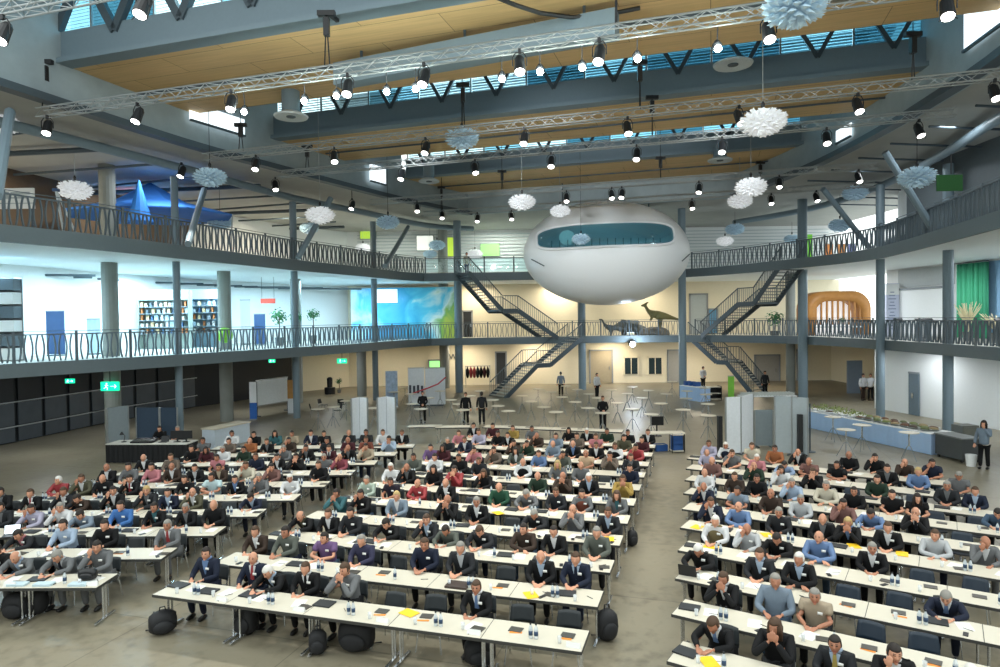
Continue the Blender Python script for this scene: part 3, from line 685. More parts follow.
MB().ell((0, 0, 0), (2.2, .5, .22), 24, 10, R=Matrix.Rotation(-.307, 3, 'Z')).build('casing', hmat('dull duct metal', '7c7768', .5, .3), t, True)
MB().cyl((-.3, 0, .05), (-.3, 0, .3), .1, n=8).build('bracket', M_DSTEEL, t)
# ================================================================== FAR WALLS: doors, windows, signs
def onback(px0, py0, px1, py1, Y=57.35):
    a = atY(px0, py1, Y); b = atY(px1, py0, Y); return a, b
def backbox(kind, name, px0, py0, px1, py1, mt, fm=None, Y=57.35, t=.12, handle=False):
    a, b = onback(px0, py0, px1, py1, Y); w = b.x-a.x; h = b.z-a.z
    o = MB().box((0, 0, h/2), (w, t, h)).build(name, mt, None, False, (a.x+w/2, Y, a.z)); stru(o)
    if fm:
        g = MB()
        for sx in (-1, 1): g.box((sx*w/2, -.04, h/2), (.12, t+.06, h+.12))
        g.box((0, -.04, h), (w+.12, t+.06, .12)); g.build(kind+'_frame', fm, o)
    if handle: MB().box((w*.36, -.12, h*.45), (.06, .1, .3)).build('door_handle', M_CHROME, o)
    return o
M_DWIN = hmat('dark window glass', '2b3a3f', .12); M_GDOOR = hmat('grey door leaf', '9a9a96', .5); M_BDOOR = hmat('black door leaf', '2b2d30', .5)
dn = iter(range(1, 30)); wn_ = iter(range(5, 30))
for b in ((624, 357, 638, 374), (648, 357, 662, 374)):
    o = backbox('window', 'window_%d' % next(wn_), *b, M_DWIN, M_CREAM)
    a, c = onback(*b); MB().box((0, -.08, (c.z-a.z)/2), (.06, .06, c.z-a.z)).build('window_bar', M_CREAM, o)
for b, mt in (((668, 350, 682, 383), M_GDOOR), ((755, 355, 779, 383), M_GDOOR), ((590, 350, 612, 383), hmat('beige door leaf', 'a89c84', .6)), ((496, 352, 506, 384), M_BDOOR), ((797, 350, 803, 383), M_BDOOR)):
    backbox('door', 'door_%d' % next(dn), *b, mt, M_GREY, handle=True)
for b, mt in (((463, 311, 472, 337), M_BDOOR), ((708, 309, 717, 337), hmat('blue door leaf', '5f9ac0', .5)), ((690, 294, 707, 337), hmat('grey blue wall panel', 'a9b3b6', .6))):
    backbox('door', 'door_%d' % next(dn), *b, mt, M_GREY, handle=True)
backbox('window', 'window_%d' % next(wn_), 626, 326, 641, 333, mat('pale lit window', (.8, .95, 1), emit=1.2), M_WHITE)
backbox('window', 'window_%d' % next(wn_), 429, 360, 445, 367, mat('green lit window', (.35, 1, .3), emit=.8), M_GREY)
a = atY(847, 397, 47.6); b = atY(862, 364, 47.6)
o = stru(MB().box((0, 0, (b.z-a.z)/2), (b.x-a.x, .1, b.z-a.z)).build('door_%d' % next(dn), hmat('grey blue door leaf', '8a98a8', .5), None, False, ((a.x+b.x)/2, 47.6, 0)))
MB().box((.45, -.1, 1.05), (.05, .1, .3)).build('door_handle', M_CHROME, o)
# right ground wall: a pair of white doors and one narrow dark opening
for (p, q, z, mt) in (((24.72, 26.6), (24.1, 30.6), 2.9, hmat('white door leaf', 'f2efe2', .5)), ((22.98, 36.6), (22.87, 37.3), 2.3, hmat('slate blue door leaf', '66757f', .5))):
    P, Q = Vector((*p, 0)), Vector((*q, 0)); o = stru(MB().wall(P-Vector((.14, 0, 0)), Q-Vector((.14, 0, 0)), 0.02, z, .08).build('door_%d' % next(dn), mt))
    MB().box(((P.x+Q.x)/2-.22, (P.y+Q.y)/2, 1.1), (.06, .12, .3)).build('door_handle', M_CHROME, o)
    MB().wall(P-Vector((.16, 0, 0)), Q-Vector((.16, 0, 0)), z, z+.1, .1).build('door_frame', M_GREY, o)
# emergency exit signs
M_EXIT = mat('green lit exit sign', (.0, .62, .30), emit=1.6); M_EXW = mat('white lit pictogram', (.8, 1, .9), emit=2.2)
def exit_sign(p, w, lab, rz=0, drop=.5):
    h = w*.5; t = thing('exit_sign', lab, 'sign', p, rz)
    MB().box((0, 0, 0), (w, .08, h)).build('light_box', M_EXIT, t)
    g = MB(); y = -.05; k = w
    g.cyl((-.16*k, y, .15*k), (-.16*k, y-.01, .15*k), .035*k, n=8)
    for a, b_ in (((-.17, .11), (-.2, -.02)), ((-.2, -.02), (-.12, -.09)), ((-.12, -.09), (-.14, -.19)), ((-.2, -.02), (-.27, -.1)), ((-.27, -.1), (-.34, -.1)), ((-.17, .08), (-.08, .03)), ((-.17, .08), (-.27, .05)),
                  ((.04, -.0), (.36, -.0)), ((.36, 0), (.27, .1)), ((.36, 0), (.27, -.1))):
        g.bar((a[0]*k, y, a[1]*k), (b_[0]*k, y, b_[1]*k), .035*k, .012)
    g.build('running_man_and_arrow', M_EXW, t)
    drop = max(.1, 3.74-p[2]-h/2)
    MB().cyl((0, 0, h/2), (0, 0, h/2+drop), .02, n=6).build('hanger', M_BLK, t)
exit_sign((-18.42, 31.62, 2.72), .85, 'green lit exit sign on the thick concrete column', 0, .7)
exit_sign(atY(70, 381, 31.5), .42, 'small green exit sign in front of the black wall panels'); exit_sign(atY(272, 361, 42), .40, 'small green exit sign above the white board')
exit_sign(atY(342, 361, 53), .75, 'green exit sign on the cream wall beside a column')
# lettering WC
def lettering(txt, p, size, mt, label, cat, ext=.02, rz=0):
    c = bpy.data.curves.new('lettering', 'FONT'); c.body = txt; c.size = size; c.extrude = ext; c.align_x = 'CENTER'; c.align_y = 'CENTER'
    o = bpy.data.objects.new('tmp', c); COL.objects.link(o); dg = bpy.context.evaluated_depsgraph_get(); me = bpy.data.meshes.new_from_object(o.evaluated_get(dg)); bpy.data.objects.remove(o); me.materials.clear(); me.materials.append(mt)
    o = new('wall_lettering', me, None, p); o.rotation_euler = (PI/2, 0, rz)
    return tag(o, label, cat)
lettering('WC', atY(456, 357, 57.3), .7, M_DSTEEL, 'dark letters WC on the far cream wall', 'lettering')
# ================================================================== SHOP GALLERY (left, lower storey)
Z1 = 4.12
GOODS = [hmat('goods '+h, h, .5) for h in ('e9e4da', 'c9b18a', 'b46f3e', '8d97a0', 'd9d9d9', '5b6670', 'a9c3d6', '3f5f86', 'f4f2ea')]
gm = [MB().box((0, 0, h/2), (w, .16, h), ).mesh('goods', GOODS[i % 9]) for i, (w, h) in enumerate(((.12, .2), (.16, .26), (.1, .3), (.2, .22), (.14, .3), (.12, .24), (.22, .28), (.1, .26), (.16, .2)))]
rnd = random.Random(3)
def shelf_unit(x0, x1, Y, h, lab, mt, n=5, goods=True):
    t = thing('shelf_unit', lab, 'shelf', ((x0+x1)/2, Y, Z1)); w = x1-x0
    for s in (-1, 1): MB().box((s*(w/2-.03), 0, h/2), (.06, .5, h)).build('side_panel', mt, t)
    MB().box((0, .24, h/2), (w, .04, h)).build('back_panel', mt, t)
    MB().box((0, 0, h+.3), (w, .5, .6)).build('header', mt, t)
    for k in range(n):
        z = .9+k*(h-.9)/n
        MB().box((0, 0, z), (w-.1, .5, .05)).build('shelf_board', hmat('shelf board', '77838a', .5), t)
        if goods:
            x = -w/2+.2; c_ = 0
            while x < w/2-.15:
                i = rnd.randrange(9); o = new('goods_box', gm[i], None, ((x0+x1)/2+x, Y-.1, Z1+z+.026))
                c_ += 1; tag(o, 'packed box on the %s, %s board from below, %s from dark wall' % (lab.split(',')[0], NTH[k], NTH[min(19, c_-1)]), 'box', 'goods on the '+lab.split(',')[0])
                x += rnd.uniform(.24, .36)
shelf_unit(X(140, 40), X(191, 40), 40, 2.9, 'wide beige shop shelf, behind the thin steel column', hmat('pale grey shelf', '93a09a', .6))
shelf_unit(X(117, 41), X(138, 41), 41, 2.9, 'bluish narrow shop shelf, beside the thick column', hmat('pale blue shelf', '93b6cc', .6), 5)
shelf_unit(X(192, 42), X(221, 42), 42, 3.0, 'pale blue shop shelf, next to the beige one', hmat('pale blue shelf', '93b6cc', .6), 5)
t = thing('shop_shelf', 'grey shelving tower at the picture edge in the shop gallery', 'shelf', (X(3, 29), 29, Z1))
for k in range(6): MB().box((0, 0, .3+k*.6), (1.3, .5, .5)).build('drawer', hmat('slate drawer', '5d6d78') if k % 2 else M_WHITE, t)
MB().box((0, .27, 1.8), (1.36, .04, 3.6)).build('back_panel', M_GREY, t)
def panel_stand(px0, px1, py0, Y, lab, mt, cat='banner', z0=Z1):
    a = atY(px0, py0, Y); b = atY(px1, py0, Y); w = b.x-a.x; h = a.z-z0
    t = thing('display_board', lab, cat, ((a.x+b.x)/2, Y, z0))
    MB().box((0, 0, h/2+.04), (w, .05, h-.08)).build('panel', mt, t); MB().box((0, 0, .03), (w*.8, .35, .06)).build('foot', M_DSTEEL, t)
    MB().box((0, 0, h), (w+.03, .08, .05)).build('top_bar', M_ALU, t); return t
M_NAVY = hmat('navy printed panel', '2c4a74', .5, var=.2, scale=2)
panel_stand(46, 64, 311, 33, 'navy display panel in the glaring white shop gallery', M_NAVY); panel_stand(87, 100, 319, 34, 'pale framed poster beside the thick column in the shop', hmat('pale poster', 'b9d3de', .5, var=.3, scale=4))
panel_stand(254, 265, 314, 44, 'slim navy banner near the green plants in the shop', M_NAVY); panel_stand(240, 250, 300, 46, 'white wall panel next to the slim navy banner', M_WHITE)
o = thing('hanging_sign', 'red hanging sign above the green plants in the shop', 'sign', atY(268, 301, 44)); MB().box((0, 0, 0), (.95, .06, .32)).build('board', hmat('red sign', 'd0452f', .5), o)
for s in (-1, 1): MB().cyl((s*.4, 0, .15), (s*.4, 0, 1.6), .012, n=5).build('cord', M_BLK, o)
M_LEAF = hmat('green leaves', '3f7d4f', .6, var=.3, scale=6); M_LEAFD = hmat('dark green leaves', '2f5f33', .6, var=.3, scale=6); M_POT = hmat('grey planter', '6f7374', .7)
def plant(p, h, r, lab, mt=M_LEAF, seed=1, name='potted_plant'):
    rn = random.Random(seed); t = thing(name, lab, 'plant', p)
    MB().lathe([(r*.4, 0), (r*.5, h*.2), (r*.45, h*.2)], n=12).build('pot', M_POT, t)
    MB().tube([(0, 0, h*.15), (.03, 0, h*.4), (0, .02, h*.7)], .03, 6).build('stem', M_BROWN, t)
    b = MB()
    for i in range(90):
        d = Vector((rn.gauss(0, 1), rn.gauss(0, 1), rn.gauss(0, .7))).normalized(); c = Vector((0, 0, h*.72))+d*r*rn.uniform(.4, 1)
        u = d.cross(Vector((rn.random(), rn.random(), 1))).normalized(); L = r*.22; n_ = d.cross(u)
        b.add([c-u*L, c+n_*L*.5, c+u*L, c-n_*L*.5, c+d*.02], [(0, 1, 4), (1, 2, 4), (2, 3, 4), (3, 0, 4), (3, 2, 1, 0)])
    b.build('foliage', mt, t); return t
for k, (px, Y, h, r) in enumerate(((279, 43, 2.6, .6), (296, 45.5, 2.5, .5), (313, 46, 2.8, .5))):
    plant((X(px, Y), Y, Z1), h, r, ('tall green potted plant under the red sign', 'green potted plant beside the thin steel column in the shop', 'green potted plant behind the steel column, near the mural')[k], M_LEAF, k)
o = tag(MB().ell((0, 0, 0), (.42, .42, .42), 20, 12).build('green_ball', hmat('lime ball', '86c83c', .4), None, True, atY(225, 338, 36)+Vector((0, 0, .15))), 'lime green ball behind the shop gallery railing', 'ball')
# mural
mm = mat('printed ocean mural', (.1, .5, .8), .5, var=0); n = mm.node_tree.nodes; l = mm.node_tree.links
tc = n.new('ShaderNodeTexCoord'); nz = n.new('ShaderNodeTexNoise'); nz.inputs['Scale'].default_value = .45; nz.inputs['Detail'].default_value = 5; nz.inputs['Distortion'].default_value = .6; l.new(tc.outputs['Object'], nz.inputs['Vector'])
sx = n.new('ShaderNodeSeparateXYZ'); l.new(tc.outputs['Object'], sx.inputs[0])
ad = n.new('ShaderNodeMath'); ad.operation = 'MULTIPLY_ADD'; ad.inputs[1].default_value = .085; l.new(sx.outputs[0], ad.inputs[0]); l.new(nz.outputs['Fac'], ad.inputs[2])
r = n.new('ShaderNodeValToRGB'); e = r.color_ramp.elements
e[0].position = .12; e[0].color = (.55, .85, .95, 1); e[1].position = .95; e[1].color = (.55, .62, .10, 1)
for p_, c_ in ((.3, (.08, .42, .72, 1)), (.5, (.03, .36, .60, 1)), (.62, (.10, .55, .72, 1)), (.74, (.75, .85, .80, 1)), (.84, (.25, .50, .12, 1))):
    q = e.new(p_); q.color = c_
l.new(ad.outputs[0], r.inputs[0]); l.new(r.outputs[0], n['Principled BSDF'].inputs['Base Color'])
a, b = atY(352, 341, 54.6), atY(456, 287, 54.6); w, h = b.x-a.x, b.z-a.z
t = thing('mural', 'large blue and green ocean mural on the far lower gallery', 'mural', ((a.x+b.x)/2, 54.6, 4.12))
MB().box((0, 0, (b.z-4.12)/2), (w, .12, b.z-4.12)).build('panel', mm, t); MB().box((0, .1, (b.z-4.12)/2), (w+.1, .1, b.z-4.05)).build('frame', M_WHITE, t)
o = tag(MB().box((0, 0, 0), (1.7, .06, 1.1)).build('projected_picture', mat('white lit screen', (.95, 1, 1), emit=.35), None, False, atY(387, 296, 54.5)), 'white screen hanging at the top of the blue mural', 'screen')
for k, (px, py) in enumerate(((20, 300), (30, 285), (45, 290), (70, 280), (85, 297), (130, 288), (150, 281), (160, 292), (190, 285), (210, 288), (248, 291), (270, 286), (285, 290), (330, 288))):
    p = atY(px, py-12, 34+k*1.5); p.z = 8.2; d = Vector((.9, .35, 0))*rnd.uniform(2.5, 4)
    stru(MB().tube([p-d, p+d], .07, 6).build('trim_ceiling_pipe', M_DSTEEL))
# ================================================================== UPPER LEFT: sign, canopies
M_BLUE = hmat('royal blue canvas', '3d82d8', .7, var=.12, scale=3)
a = atY(0, 209, 27); b = atY(34, 188, 27)
t = thing('sign_board', 'white sign board with grey print on the near upper gallery', 'sign', ((a.x+b.x)/2, 27, (a.z+b.z)/2)); w = b.x-a.x
MB().box((0, 0, 0), (w, .08, b.z-a.z)).build('board', M_PAPER, t)
g = MB(); g.box((-w*.3, -.05, .12), (w*.2, .02, .28)); g.box((w*.12, -.05, .2), (w*.55, .02, .1)); g.box((w*.08, -.05, .02), (w*.48, .02, .06)); g.box((0, -.05, -.2), (w, .02, .03))
g.build('print', hmat('grey print', 'a5abab'), t)
for s in (-1, 1): MB().bar((s*w*.4, .05, -.3), (s*w*.4, .05, 9-t.location.z), .06).build('leg', M_DSTEEL, t)
def canopy(px, py, Y, rx, h, lab, peak=1.0):
    p = atY(px, py, Y); t = thing('canopy_tent', lab, 'tent', (p.x, p.y, 9.0)); zt = p.z-9
    V = []; n = 8
    b = MB(); rim = [(rx*math.cos(2*PI*k/n), rx*.8*math.sin(2*PI*k/n), zt-h) for k in range(n)]
    mid = [(q[0]*.42, q[1]*.42, zt-h*.62) for q in rim]
    V = rim+mid+[(0, 0, zt)]+[(q[0], q[1], q[2]-.06) for q in rim]
    F = [(k, (k+1) % n, n+(k+1) % n, n+k) for k in range(n)]+[(n+k, n+(k+1) % n, 2*n) for k in range(n)]+[(k, 2*n+1+k, 2*n+1+(k+1) % n, (k+1) % n) for k in range(n)]+[tuple(2*n+1+k for k in range(n-1, -1, -1))]
    b.add(V, F).build('roof', M_BLUE, t)
    for k in range(0, n, 2): MB().cyl((rim[k][0]*.97, rim[k][1]*.97, 0), rim[k], .035, n=6).build('pole', M_ALU, t)
    MB().cyl((0, 0, zt), (0, 0, zt+.2), .03, n=6).build('finial', M_ALU, t); return t
canopy(150, 182, 35.5, 4.3, 1.75, 'wide royal blue canopy on the upper gallery beside the column')
p = atY(139, 180, 32.5); t = thing('folded_parasol', 'narrow closed blue parasol in front of the wide canopy', 'parasol', (p.x, p.y, 9)); z = p.z-9
MB().lathe([(.62, z-2.0), (.5, z-1.7), (.27, z-.9), (.06, z-.1), (.02, z)], n=12).build('fabric', hmat('bright blue canvas', '3388e0', .7), t); MB().cyl((0, 0, 0), (0, 0, z-1.9), .04, n=8).build('pole', M_ALU, t)
MB().lathe([(.3, 0), (.3, .08), (.06, .1)], n=12).build('base', M_DSTEEL, t)
p = atY(56, 190, 27.5); t = thing('folding_display', 'silver folding frame leaning behind the near upper railing', 'stand', (p.x, p.y, 9)); z = p.z-9
for dx in (.15, .75): MB().bar((0, 0, z), (dx, .3, 0), .07).build('leg', M_ALU, t)
MB().box((0, 0, z), (.2, .2, .12)).build('head', M_NAVY, t)
stru(MB().bar(atY(110, 200, 38), atY(170, 216, 38), .1, .14).build('trim_red_strip', mat('dull red light strip', (.6, .12, .1), emit=.5)))
t = thing('green_hanging', 'green fabric square hanging near the ribbed grey wall', 'banner', atY(951, 183, 21.0)); MB().box((-.05, 0, 0), (.8, .05, .5)).build('fabric', hmat('leaf green fabric', '134a1c', .8), t); MB().cyl((0, 0, .27), (0, 0, .9), .015, n=5).build('cord', M_BLK, t)
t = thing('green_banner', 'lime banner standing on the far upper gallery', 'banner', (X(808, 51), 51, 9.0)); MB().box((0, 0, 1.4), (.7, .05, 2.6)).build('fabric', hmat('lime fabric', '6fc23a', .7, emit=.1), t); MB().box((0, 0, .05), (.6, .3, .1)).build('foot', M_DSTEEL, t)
for k, (px, c) in enumerate(((829, 'd88a4a'), (842, 'c98a52'), (851, '7f86b8'))):
    panel_stand(px-4, px+4, 244, 48, ('orange poster panel behind the far upper railing, nearest the column', 'orange poster panel behind the far upper railing, middle one', 'blue and orange poster panel behind the far upper railing')[k], hmat('poster '+c, c, .6, var=.4, scale=3), 'poster', 9.0)
# lime pictures on far upper wall
for k, (px, py, w, h, c) in enumerate(((425, 243, 1.4, 1.2, 'f4f6ee'), (448, 247, .9, 1.6, 'b9d84a'), (368, 234, 1.3, .8, 'b5dd4c'), (490, 250, 1.6, 1.0, '8fd07a'))):
    t = thing('lit_picture', ('white lit panel on the far upper gallery', 'lime lit panel beside the white one on the far upper gallery', 'lime lit panel above the curving upper gallery', 'green lit panel behind the glass balustrade')[k], 'panel', atY(px, py, 57.2))
    MB().box((0, 0, 0), (w, .08, h)).build('face', mat('lit face '+c, srgb(c), emit=.55), t); MB().box((0, .05, 0), (w+.1, .06, h+.1)).build('frame', M_GREY, t)
# ================================================================== RIGHT LOWER GALLERY
M_OAK = hmat('oak veneer', 'b07a3c', .5, var=.2, scale=5)
t = thing('kiosk', 'rounded oak kiosk with slatted front on the right lower gallery', 'kiosk', (X(833, 49.5), 49.5, Z1)); t.scale = (1.12, 1, 1.08)
def arch(w, h, r):
    P = [(-w/2, 0)]
    for k in range(9): a = PI-k*PI/16; P.append((-w/2+r+r*math.cos(a), h-r+r*math.sin(a)))
    for k in range(9): a = PI/2-k*PI/16; P.append((w/2-r+r*math.cos(a), h-r+r*math.sin(a)))
    return P+[(w/2, 0)]
A, B = arch(4.1, 2.95, 1.2), arch(3.1, 2.3, .9)
b = MB()
for y in (-.9, .9):
    b.v += [(p[0], y, p[1]) for p in A]+[(p[0], y, p[1]) for p in B]
n = len(A)
for k in range(n-1):
    b.f += [(k, k+1, n+k+1, n+k), (2*n+k, 3*n+k, 3*n+k+1, 2*n+k+1), (k, 2*n+k, 2*n+k+1, k+1), (n+k, n+k+1, 3*n+k+1, 3*n+k)]
b.f += [(0, n, 3*n, 2*n), (n-1, 3*n-1, 4*n-1, 2*n-1)]; b.mi = [0]*len(b.f); b.build('shell', M_OAK, t, True)
for k in range(9): MB().box((-1.45+k*.36, -.75, 1.5), (.1, .12, 1.6)).build('slat', M_OAK, t)
MB().box((0, .8, 1.15), (3.2, .08, 2.3)).build('back_panel', mat('lit white panel', (1, 1, 1), emit=.5), t); MB().box((0, -.7, .55), (3.1, .5, .1)).build('counter', M_WHITE, t)
plant((X(842, 48.4), 48.4, Z1), 1.5, .3, 'small green plant in front of the oak kiosk', M_LEAFD, 5); plant((X(775, 50), 50, Z1), 1.7, .7, 'bushy green plants by the railing under the right upper staircase', M_LEAF, 9)
b = MB(); P = Vector((26.9, 39.4, 0)); Q = Vector((27.15, 37.4, 0)); m_ = 60; nrm = Vector((-1, -.2, 0)).normalized(); V = []
for off in (0, .05):
    for z in (Z1+.05, 8.45):
        V += [P.lerp(Q, k/m_)+nrm*(.1*math.sin(k*1.25)+.04*math.sin(k*.5)+off)+Vector((0, 0, z)) for k in range(m_+1)]
K = m_+1; F = []
for k in range(m_): F += [(k, k+1, K+k+1, K+k), (2*K+k, 3*K+k, 3*K+k+1, 2*K+k+1), (k, 2*K+k, 2*K+k+1, k+1), (K+k, K+k+1, 3*K+k+1, 3*K+k)]
F += [(0, K, 3*K, 2*K), (K-1, 3*K-1, 4*K-1, 2*K-1)]
t = thing('curtain', 'tall green curtain on the right lower gallery', 'curtain'); b.add(V, F).build('fabric', hmat('sea green fabric', '4fb58c', .75, var=.08), t, True)
MB().bar(P+Vector((-.1, .2, 8.5)), Q+Vector((-.1, -.2, 8.5)), .06).build('rail', M_DSTEEL, t)
stru(MB().wall((27.6, 37.9), (28.0, 34.5), Z1, 8.5, .1).build('wall_blue_panel', hmat('soft blue wall', '8fb9dc', .7)))
stru(MB().wall((26.62, 44.8), (27.3, 40.2), 7.35, 8.5, .12).build('wall_grey_panel', hmat('grey wall panel', 'b9bfc0', .6)))
t = thing('sliding_screen', 'white sliding screen panel beside the green curtain', 'screen', (26.75, 42.6, Z1))
MB().wall((-.35, 2.2), (.3, -2.4), .1, 3.0, .06).build('panel', M_WHITE, t); MB().wall((-.36, 2.2), (.29, -2.4), 3.02, 3.16, .14).build('rail', M_GREY, t)
t = thing('info_column', 'slim pale blue info column with printed lines on the right lower gallery', 'sign', (X(892, 44.5), 44.5, Z1)); MB().box((0, 0, 1.75), (.85, .2, 3.5)).build('body', hmat('pale lilac panel', 'c5cbe0', .6), t)
g = MB()
for k in range(12): g.box((-.05, -.11, .5+k*.22), (.5-.12*(k % 3), .02, .06))
g.build('print', hmat('slate print', '7d89a5'), t); MB().box((0, -.01, 3.1), (.86, .2, .7)).build('header', M_WHITE, t)
def pampas(p, h, lab, seed):
    rn = random.Random(seed); t = thing('pampas_plant', lab, 'plant', p)
    MB().lathe([(.2, 0), (.26, .5), (.22, .5)], n=12).build('pot', M_POT, t); b = MB()
    for i in range(60):
        a = rn.uniform(0, 6.28); s = rn.uniform(.2, .75); z = h*rn.uniform(.75, 1.05)
        b.tube([(0, 0, .45), (s*.4*math.cos(a), s*.4*math.sin(a), z*.7), (s*math.cos(a), s*math.sin(a), z)], .018, 4)
    b.build('plumes', hmat('cream plumes', 'e6dcb8', .8), t)
pampas((X(968, 35.5), 35.5, Z1), 2.0, 'cream pampas plumes in front of the green curtain', 1); pampas((X(997, 33), 33, Z1), 1.4, 'low cream and green plant at the right picture edge', 2)
for k, (px, Y) in enumerate(((920, 36), (928, 36.5), (898, 39), (948, 35), (1000, 31))):
    t = thing('display_lectern', 'small dark display stand behind the right railing, %s from the kiosk' % NTH[k], 'stand', (X(px, Y), Y, Z1)); MB().box((0, 0, .5), (.2, .15, 1.0)).build('post', M_DSTEEL, t)
    MB().box((0, -.1, 1.1), (.5, .4, .05), Matrix.Rotation(.6, 3, 'X')).build('slanted_top', M_BLK, t); MB().box((0, 0, .02), (.4, .4, .04)).build('foot', M_DSTEEL, t)
# ================================================================== DINOSAURS ON THE FAR BRIDGE
M_DINO = hmat('olive dinosaur skin', '6f6a42', .7, var=.35, scale=4, bump=.4); M_DINOG = hmat('grey dinosaur skin', '5e625f', .75, var=.3, scale=3, bump=.4)
def dino(lab, loc, rz, nodes, edges, mt, name='dinosaur'):
    V, F = skin(nodes, edges, 2); o = MB().add(V, F).build(name, mt, None, True, loc); o.rotation_euler[2] = rz; o.scale = (.88,)*3; return tag(o, lab, 'dinosaur')
nd = [(0, 0, 1.25, .36, .42), (.55, 0, 1.35, .30, .36), (.95, 0, 1.6, .17, .2), (1.15, 0, 1.95, .12, .14), (1.3, 0, 2.18, .13, .14), (1.62, 0, 2.1, .07, .08), (-.55, 0, 1.15, .28, .32), (-1.1, 0, 1.0, .16, .2), (-1.9, 0, .8, .05, .07), (.95, 0, 2.45, .05, .05),
      (-.15, .28, .85, .17, .2), (.05, .3, .45, .09, .1), (-.05, .3, .08, .09, .07), (-.15, -.28, .85, .17, .2), (-.3, -.3, .45, .09, .1), (-.2, -.3, .08, .09, .07), (.65, .22, 1.0, .08, .08), (.8, .24, .75, .05, .05), (.65, -.22, 1.0, .08, .08), (.78, -.24, .75, .05, .05)]
eg = [(0, 1), (1, 2), (2, 3), (3, 4), (4, 5), (0, 6), (6, 7), (7, 8), (4, 9), (0, 10), (10, 11), (11, 12), (0, 13), (13, 14), (14, 15), (1, 16), (16, 17), (1, 18), (18, 19)]
dino('olive crested dinosaur model standing on the far bridge', (X(659, 53.5), 53.5, 4.66), PI, nd, eg, M_DINO)
nd2 = [(0, 0, .9, .3, .3), (.4, 0, .95, .2, .22), (.65, 0, 1.25, .1, .1), (.8, 0, 1.6, .09, .09), (1.1, 0, 1.62, .07, .06), (-.5, 0, .8, .18, .2), (-1.2, 0, .75, .05, .06), (0, .2, .45, .1, .1), (.05, .2, .06, .06, .06), (0, -.2, .45, .1, .1), (.05, -.2, .06, .06, .06)]
dino('small dark long-necked dinosaur model on the far bridge', (X(611, 52.9), 52.9, 4.05), PI, nd2, [(0, 1), (1, 2), (2, 3), (3, 4), (0, 5), (5, 6), (0, 7), (7, 8), (0, 9), (9, 10)], M_DINOG)
nd3 = [(0, 0, 1.05, .72, .62), (.8, 0, .95, .5, .5), (1.35, 0, .85, .32, .3), (1.75, 0, .7, .14, .14), (-.85, 0, .9, .5, .45), (-1.5, 0, .6, .18, .2), (.6, .45, .5, .2, .2), (.6, .45, .06, .17, .1), (.6, -.45, .5, .2, .2), (.6, -.45, .06, .17, .1), (-.7, .45, .5, .22, .22), (-.7, .45, .06, .18, .1), (-.7, -.45, .5, .22, .22), (-.7, -.45, .06, .18, .1)]
dino('bulky grey dinosaur model with rounded back, above the glaring lamp', (X(630, 55.2), 55.2, 4.05), PI, nd3, [(0, 1), (1, 2), (2, 3), (0, 4), (4, 5), (1, 6), (6, 7), (1, 8), (8, 9), (4, 10), (10, 11), (4, 12), (12, 13)], M_DINOG)
o = tag(MB().ell((0, 0, .15), (1.2, .8, .55), 14, 8, fn=lambda q: q*(1+.12*math.sin(q.x*5+q.y*9))).build('rock_plinth', hmat('grey rock', '77736a', .9, bump=.5), None, False, (X(654, 53.6), 53.6, 4.12)), 'grey rock plinth under the olive crested dinosaur', 'rock')
# glaring lamp at the bridge edge
p = atY(632, 344, 51.7); t = thing('glare_lamp', 'glaring white blue floodlight fixed to the far bridge edge', 'lamp', p)
MB().lathe([(.26, -.1), (.3, .12), (.12, .3)], n=16).build('housing', M_BLK, t); MB().ell((0, -.28, 0), (.2, .12, .2)).build('bulb', mat('blue white burning lamp', (.85, .93, 1), emit=80), t, True)
MB().bar((0, .1, .1), (0, .4, .3), .06).build('bracket', M_BLK, t)
l = bpy.data.lights.new('glare_beam', 'POINT'); l.energy = 260; l.color = (.7, .85, 1); l.shadow_soft_size = .2; lo = bpy.data.objects.new('glare_beam', l); COL.objects.link(lo); lo.location = p+Vector((0, -.7, 0))
# ================================================================== SEATING BLOCKS
BL = {'C': (Vector((1.135, 9.7653, 0)), Vector((.4585, 1.5227, 0)), -.2983, -1, 'middle block'),
      'L': (Vector((-7.5951, 12.4221, 0)), Vector((.4643, 1.4803, 0)), -.0178, -1, 'dark-wall block'),
      'R': (Vector((2.3135, 9.4754, 0)), Vector((.4523, 1.5109, 0)), -.5858, 1, 'buffet-side block')}
TD, TLEN, TZT = .7, 1.572, .745
def bpos(b, k, t, off):
    P, s, a, sg, _ = BL[b]
    return P+s*k+Vector((math.cos(a), math.sin(a), 0))*t+Vector((-math.sin(a), math.cos(a), 0))*off
def rowname(k): return 'front row' if k == 0 else NTH[k]+' row'
def where(b, k, i, w='place'): return '%s %s from the aisle, %s, %s' % (NTH[i], w, rowname(k), BL[b][4])
def proj(p):
    q = Vector(p)-Vector((0, 0, EYE)); d = CF.dot(q)
    return (500+FPX*CR.dot(q)/d, 333.5-FPX*CU.dot(q)/d) if d > .1 else (9999, 9999)
def inview(p, m=12):
    x, y = proj(p); return -m < x < 1000+m and y < 667+m
